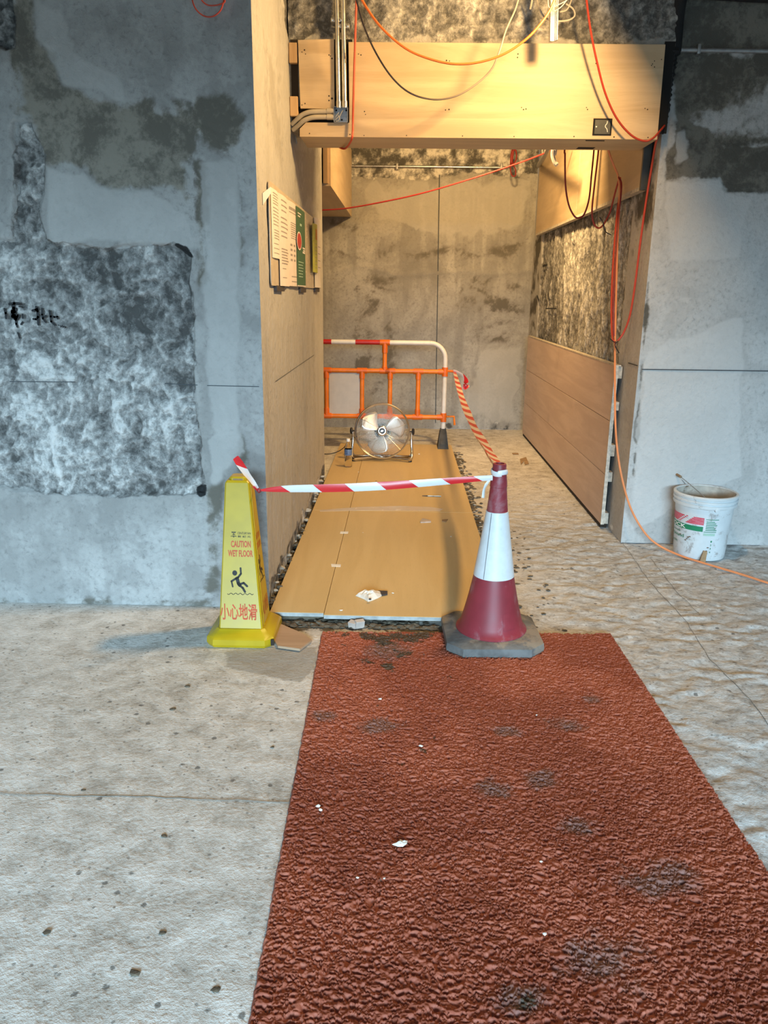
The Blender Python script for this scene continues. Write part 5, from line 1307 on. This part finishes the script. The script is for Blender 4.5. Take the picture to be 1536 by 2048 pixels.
cable('fan_cord', [np.array([fc_[0]-0.21, FY-0.01, ZB+0.20])]+[onz(x, y, z) for x, y, z in ((700, 880, 0.16), (690, 893, 0.10), (678, 902, ZB+0.03), (664, 907, ZB+0.006), (650, 908, ZB+0.006), (630, 906, ZB+0.006))], 0.004, 'cable_black', 'black power cord of the fan trailing left behind the bottle', cat='cord')

# ------------------------------------------------------------------ WATER BOTTLE
bp = onz(696, 935, ZB)
bt = thing('water_bottle', 'half-full clear plastic water bottle with a blue label and white cap beside the fan', 'bottle', (bp[0], bp[1]+0.03, ZB))
hb = 0.232
obj('shell', MB().lathe([(0.0, 0.001), (0.026, 0.001), (0.031, 0.008), (0.031, 0.06), (0.0295, 0.066), (0.031, 0.074), (0.031, 0.150), (0.027, 0.172), (0.014, 0.198), (0.0125, 0.212), (0.0115, 0.212), (0.0115, 0.2)], 24, caps=(False, False)), 'clear_pet', bt)
obj('cap', MB().lathe([(0.0, 0.208), (0.0155, 0.208), (0.0155, 0.228), (0.014, 0.231), (0.0, 0.232)], 20), 'white_plastic', bt)
obj('label', MB().lathe([(0.0316, 0.098), (0.0320, 0.099), (0.0320, 0.146), (0.0316, 0.147)], 24, caps=(False, False)), 'bottle_label', bt)

# ------------------------------------------------------------------ BUCKET
BX, BY = 1.700, 4.185
bk = thing('plaster_bucket', 'white joint compound bucket, splashed and open, against the right wall', 'bucket', (BX, BY, 0.0))
RB, RT, HB = 0.136, 0.158, 0.365
def brad(z): return RB+(RT-RB)*z/HB
prof = [(RB-0.012, 0.0), (RB-0.002, 0.002), (RB, 0.010), (brad(0.295), 0.295), (brad(0.30)+0.011, 0.300), (brad(0.31)+0.012, 0.306), (brad(0.31)+0.012, 0.316), (brad(.32)+.006, .319), (brad(.325)+.006, .326), (brad(.33)+.013, .329), (brad(.33)+.013, .338), (brad(.34)+.006, .341), (brad(.345)+.007, .348), (brad(.35)+.013, .351), (brad(.36)+.013, .360), (RT+.008, HB), (RT-0.002, HB), (RT-.004, HB-.004)]
obj('shell', MB().lathe(prof, 64, caps=(True, False)), 'bucket_white', bk, ang=30)
obj('inside', MB().lathe([(RT-.003, HB-.002), (brad(0.12)-0.006, 0.12)], 64, caps=(False, False)), 'bucket_inside', bk)
obj('residue', MB().lathe([(0.0, 0.118), (0.08, 0.122), (brad(0.135)-0.005, 0.135)], 48, caps=(False, False)), 'residue', bk)
th0 = math.atan2(-BY, -BX)          # direction from the bucket to the viewer
def bmap(u, v, w):                   # u in degrees to the right of the line of sight
    a0 = th0+math.radians(u); r = brad(v)+0.0008+w; return (r*math.cos(a0), r*math.sin(a0), v)
def zb(py): return ony(1405, py, BY-0.135)[2]
def patch(mb, u0, u1, v0, v1, lift=0.0, n=None, shear=0.0):
    n = n or max(2, int((u1-u0)/4)); vs = []
    for v, s_ in ((v0, 0), (v1, 1)):
        for i in range(n+1): vs.append(bmap(u0+(u1-u0)*i/n+shear*s_, v, lift))
    mb.add(vs, [(i, i+1, n+2+i, n+1+i) for i in range(n)])
g0, g1 = zb(1063.5), zb(1053.5)
mb = MB(); patch(mb, -150, 3, g0, g1); o = obj('label_band', mb, 'print_green', bk)
mb = MB(); put_text(mb, 'SHEETROCK', -142, g0+(g1-g0)*.14, -33, g0+(g1-g0)*.88, bmap, 0.02, 0.0012); o = obj('label_lettering', mb, 'print_white', bk, smooth=False); o['label'] = 'white lettering SHEETROCK on the green band'
mb = MB(); zr = [zb(1050-i*2.5) for i in range(7)]
for i in range(6):
    h = (zr[i+1]-zr[i])*0.72
    patch(mb, -34+i*3.2, 3.5, zr[i], zr[i]+h, 0.0002)
    patch(mb, -110, -56+i*3.6, zr[i], zr[i]+h, 0.0002)
    if i < 6: patch(mb, -52+i*3.6, -48+i*3.6, zr[i], zr[i]+h, 0.0002)
obj('label_stripes', mb, 'print_red', bk)
mb = MB()
put_text(mb, 'All Purpose', -120, zb(1073), -47, zb(1068), bmap, 0.01); put_text(mb, 'Joint Compound', -135, zb(1084), -36, zb(1075), bmap, 0.01)
put_text(mb, 'Net Wt', -80, zb(1095), -55, zb(1090), bmap, 0.01)
patch(mb, 7, 33, zb(1039), zb(1037.8)); patch(mb, 5, 31, zb(1064), zb(1062.8))
for j in range(6): patch(mb, 8, 28+3*((j*7) % 3-1), zb(1043.5+j*3.4), zb(1042+j*3.4))
for i, ch in enumerate('1234'): put_text(mb, ch, 22, zb(1084+i*7.2), 25, zb(1080.5+i*7.2), bmap, 0.01)
obj('label_print', mb, 'print_green', bk, smooth=False)['kind'] = 'stuff'
mb = MB(); patch(mb, 5, 29, zb(1071), zb(1066)); obj('label_tint', mb, 'print_mint', bk)
mb = MB(); sp_ = ony(1365, 1085, BY)
for u, z in ((-28, .115), (-25, .125), (-22, .13), (-31, .105), (16, .06), (18, .08), (17, .045), (-46, .13)):
    lump(mb, bmap(u, z, -0.002), 0.006, 0.8)
obj('splash', mb, 'residue', bk)
# bail handle leaning back to the left against the wall
ear1 = np.array(bmap(24, 0.302, 0.012)); ear2 = np.array(bmap(204, 0.302, 0.012))
grip = ony(1357, 951, 4.335)-np.array([BX, BY, 0])
grip_dir = (ear1-ear2)/np.linalg.norm(ear1-ear2)
g1_, g2_ = grip+grip_dir*0.035, grip-grip_dir*0.03
for nm, e, g_ in (('bail_wire', ear1, g1_), ('bail_wire', ear2, g2_)):
    obj(nm, MB().tube(spline([e, e+(g_-e)*0.35+np.array([0, -0.004, 0.006]), e+(g_-e)*0.75+np.array([0, 0, 0.004]), g_], 6), 0.0022, 8), 'galv_dull', bk)
obj('bail_grip', MB().tube([tuple(g1_), tuple(g2_)], 0.0075, 12), 'scrap_brown', bk)
obj('bail_ear', MB().lathe([(0.0, -0.004), (0.014, -0.004), (0.013, 0.006), (0.0, 0.008)], 14).xform(Matrix.Translation(tuple(np.array(bmap(24, 0.300, 0.008)))) @ Matrix.Rotation(th0+math.radians(24), 4, 'Z') @ Matrix.Rotation(math.pi/2, 4, 'Y')), 'bucket_white', bk)

# ------------------------------------------------------------------ SMALL LOOSE THINGS
# off-cut leaning on the bucket
q = onz(1407, 1126, 0.004)
vs = [(q[0]-.022, q[1], .004), (q[0]+.008, q[1]-.004, .004), (q[0]+.024, q[1]+.026, .060), (q[0]+.004, q[1]+.030, .064)]
mb = MB().add(vs+[(x+.002, y+.008, z) for x, y, z in vs], [(0, 1, 2, 3), (7, 6, 5, 4), (0, 4, 5, 1), (1, 5, 6, 2), (2, 6, 7, 3), (3, 7, 4, 0)])
tag(obj('wood_offcut', mb, 'scrap_brown', smooth=False), 'small brown offcut leaning against the foot of the bucket', 'offcut')
# tan board piece by the yellow cone
flat_patch('board_offcut', [(545, 1278), (562, 1252), (604, 1270), (624, 1284), (600, 1302), (556, 1296)], 0.004, 'tile_board', 'tan board offcut lying on the floor beside the yellow cone', 'offcut', th=0.010)
# crumpled clear bag on the wide board
def crumple(name, px, z, hgt, mat, label, cat, seed):
    rs = np.random.RandomState(seed)
    pl = np.array([onz(x, y, z)[:2] for x, y in px]); c = pl.mean(0); n = len(pl)
    vs = [(p[0], p[1], z+0.001) for p in pl]
    rings = [0.82, 0.55, 0.28]
    for k, s_ in enumerate(rings):
        for p in pl:
            d_ = c+(p-c)*s_*(1+rs.uniform(-.08, .08)); vs.append((d_[0], d_[1], z+hgt*(0.45+0.25*k)*rs.uniform(0.55, 1.2)))
    vs.append((c[0], c[1], z+hgt*rs.uniform(.8, 1.1)))
    fs = []
    for k in range(3):
        for i in range(n): fs.append((k*n+i, k*n+(i+1) % n, (k+1)*n+(i+1) % n, (k+1)*n+i))
    fs += [(3*n+i, 3*n+(i+1) % n, 4*n) for i in range(n)]+[tuple(range(n-1, -1, -1))]
    return MB().add(vs, fs)
bag = thing('crumpled_bag', 'crumpled whitish plastic bag lying on the front board', 'bag', tuple(onz(738, 1194, ZB)))
part_world('film', crumple('film', [(711, 1192), (722, 1186), (730, 1182), (738, 1186), (752, 1185), (764, 1186), (766, 1191), (756, 1197), (744, 1202), (736, 1204), (728, 1199), (718, 1195)], ZB, 0.030, 'bag_plastic', '', '', 5), 'bag_plastic', bag, smooth=False)
part_world('dark_tab', MB().prism([tuple(onz(x, y, ZB+.002)[:2]) for x, y in ((756, 1183), (775, 1184), (775, 1190), (764, 1192))], lambda u, v, w: (u, v, ZB+.002+w), 0.006), 'scrap_dark', bag, smooth=False)
c = onz(740, 1198, ZB+.02); part_world('dark_spot', MB().box((c[0]-.006, c[1]-.006, c[2]-.004), (c[0]+.006, c[1]+.006, c[2]+.002), .002), 'scrap_dark', bag)
# small blocks at the front edge of the boards
for px, py, sx, sy, sz, rz, lb in ((720, 1244, .020, .012, .022, 0.4, 'small wood block tucked under the front edge of the boards, upper of two'), (708, 1248, .018, .014, .018, -0.5, 'small wood block on the floor before the boards, lower of two')):
    q = onz(px, py, 0.0); mb = MB().box((-sx, -sy, 0), (sx, sy, sz*1.6), 0.002)
    o = tag(obj('wood_block', mb, 'scrap_wood', smooth=False), lb, 'wood block'); o.location = (q[0], min(q[1], 3.08), 0.003); o.rotation_euler = (0.2, 0, rz)
# metal blade / pen on the board
pa, pb = onz(844, 991.5, ZB+.005), onz(882, 992.5, ZB+.005)
pen = thing('utility_blade', 'thin metal blade lying on the wide board behind the tape', 'blade', tuple(pa))
part_world('shaft', MB().tube([tuple(pa+(pb-pa)*.3), tuple(pb)], 0.005, 8), 'galv', pen)
part_world('tip', MB().tube([tuple(pa), tuple(pa+(pb-pa)*.3)], [0.002, 0.004], 8), 'scrap_dark', pen)
for px, th_, mt, lb in (([(840, 1044), (845, 1038), (862, 1042), (862, 1045), (841, 1046)], .006, 'scrap_wood', 'pale wood sliver on the wide board, below the metal blade'), ([(884, 1040), (896, 1039), (892, 1045), (884, 1043)], .003, 'scrap_brown', 'small brown flake on the wide board near its right edge')):
    flat_patch('wood_chip', px, ZB, mt, lb, 'chip', th=th_)
# dark bracket marks and flakes on the passage floor
for px, lb in (([(1040, 918), (1052, 914), (1058, 928), (1050, 930), (1048, 922), (1042, 930)], 'flat grey paper scrap on the passage floor before the lower panel, larger one'), ([(1024, 906), (1036, 906), (1038, 909), (1026, 909)], 'flat grey paper scrap on the passage floor, smaller and farther one')):
    flat_patch('paper_scrap', px, 0.003, 'scrap_brown', lb, 'scrap', th=0.001)
# white flakes on the mat
fl = thing('paint_flake', 'torn white plaster flake on the red mat', 'flake', tuple(onz(802, 1688, 0.02)))
part_world('flake', crumple('f', [(784, 1690), (795, 1686), (800, 1680), (808, 1682), (815, 1682), (814, 1688), (806, 1694), (796, 1694)], 0.018, 0.008, '', '', '', 3), 'crumb_white', fl, smooth=False)
for i, (x, y, r, lb) in enumerate([(842, 1492, .0055, 'white crumb on the middle of the mat beyond the torn flake'), (760, 1398, .005, 'grey crumb on the mat in front of the boards'), (636, 1612, .006, 'white crumb near the left edge of the mat, farther of two'), (641, 1620, .005, 'white crumb near the left edge of the mat, nearer of two'), (1082, 1723, .004, 'white crumb on the mat right of the torn flake'), (715, 1755, .003, 'tiny white crumb on the mat, left of two below the flake'), (768, 1757, .003, 'tiny white crumb on the mat, right of two below the flake'), (1089, 1868, .004, 'white crumb low on the right half of the mat'), (1073, 1430, .003, 'tiny white crumb on the mat before the traffic cone')]):
    mb = MB(); q = onz(x, y, 0.02); lump(mb, tuple(q), r, 0.9); tag(obj('crumb', mb, 'crumb_white', smooth=False), lb, 'crumb', 'crumbs on the mat')
# chips scattered on the boards
for i, (x, y, r, lb) in enumerate([(682, 1220, .007, 'white chip near the front edge of the boards'), (786, 1186, .006, 'white chip on the board right of the crumpled bag'), (726, 1065, .004, 'white chip on the board beside the seam'), (902, 1073, .005, 'white chip on the board near the traffic cone'), (838, 908, .008, 'white chip on the board right of the fan'), (717, 944, .006, 'white chip on the board in front of the fan'), (752, 962, .006, 'dark chip standing on the board behind the tape')]):
    mb = MB(); q = onz(x, y, ZB+0.002); lump(mb, tuple(q), r, 0.4); tag(obj('chip', mb, 'crumb_white' if 'white' in lb else 'scrap_brown', smooth=False), lb, 'chip', 'chips on the boards')
# a few dark stones lying on the slab
for i, (x, y, r, lb) in enumerate([(345, 1418, .010, 'dark stone chip on the pale floor left of the mat, near the wall'), (375, 1372, .010, 'flat dark mortar spot on the floor below the yellow cone'), (167, 1580, .007, 'dark sliver on the floor beside the long crack'), (328, 1672, .008, 'grey pebble on the floor below the crack'), (325, 1866, .008, 'dark pebble low on the floor left of the mat'), (270, 1945, .010, 'dark round pebble near the bottom of the floor'), (432, 1978, .008, 'grey pebble at the bottom near the mat edge'), (545, 1494, .006, 'small dark pebble close to the left mat edge'), (95, 1865, .008, 'dark pebble at the lower left of the floor'), (1032, 1135, .016, 'dark mortar lump on the floor right of the cone sleeve')]):
    mb = MB(); q = onz(x, y, 0.001); lump(mb, tuple(q), r, 0.35); tag(obj('pebble', mb, 'mortar', smooth=False), lb, 'pebble', 'pebbles on the slab')
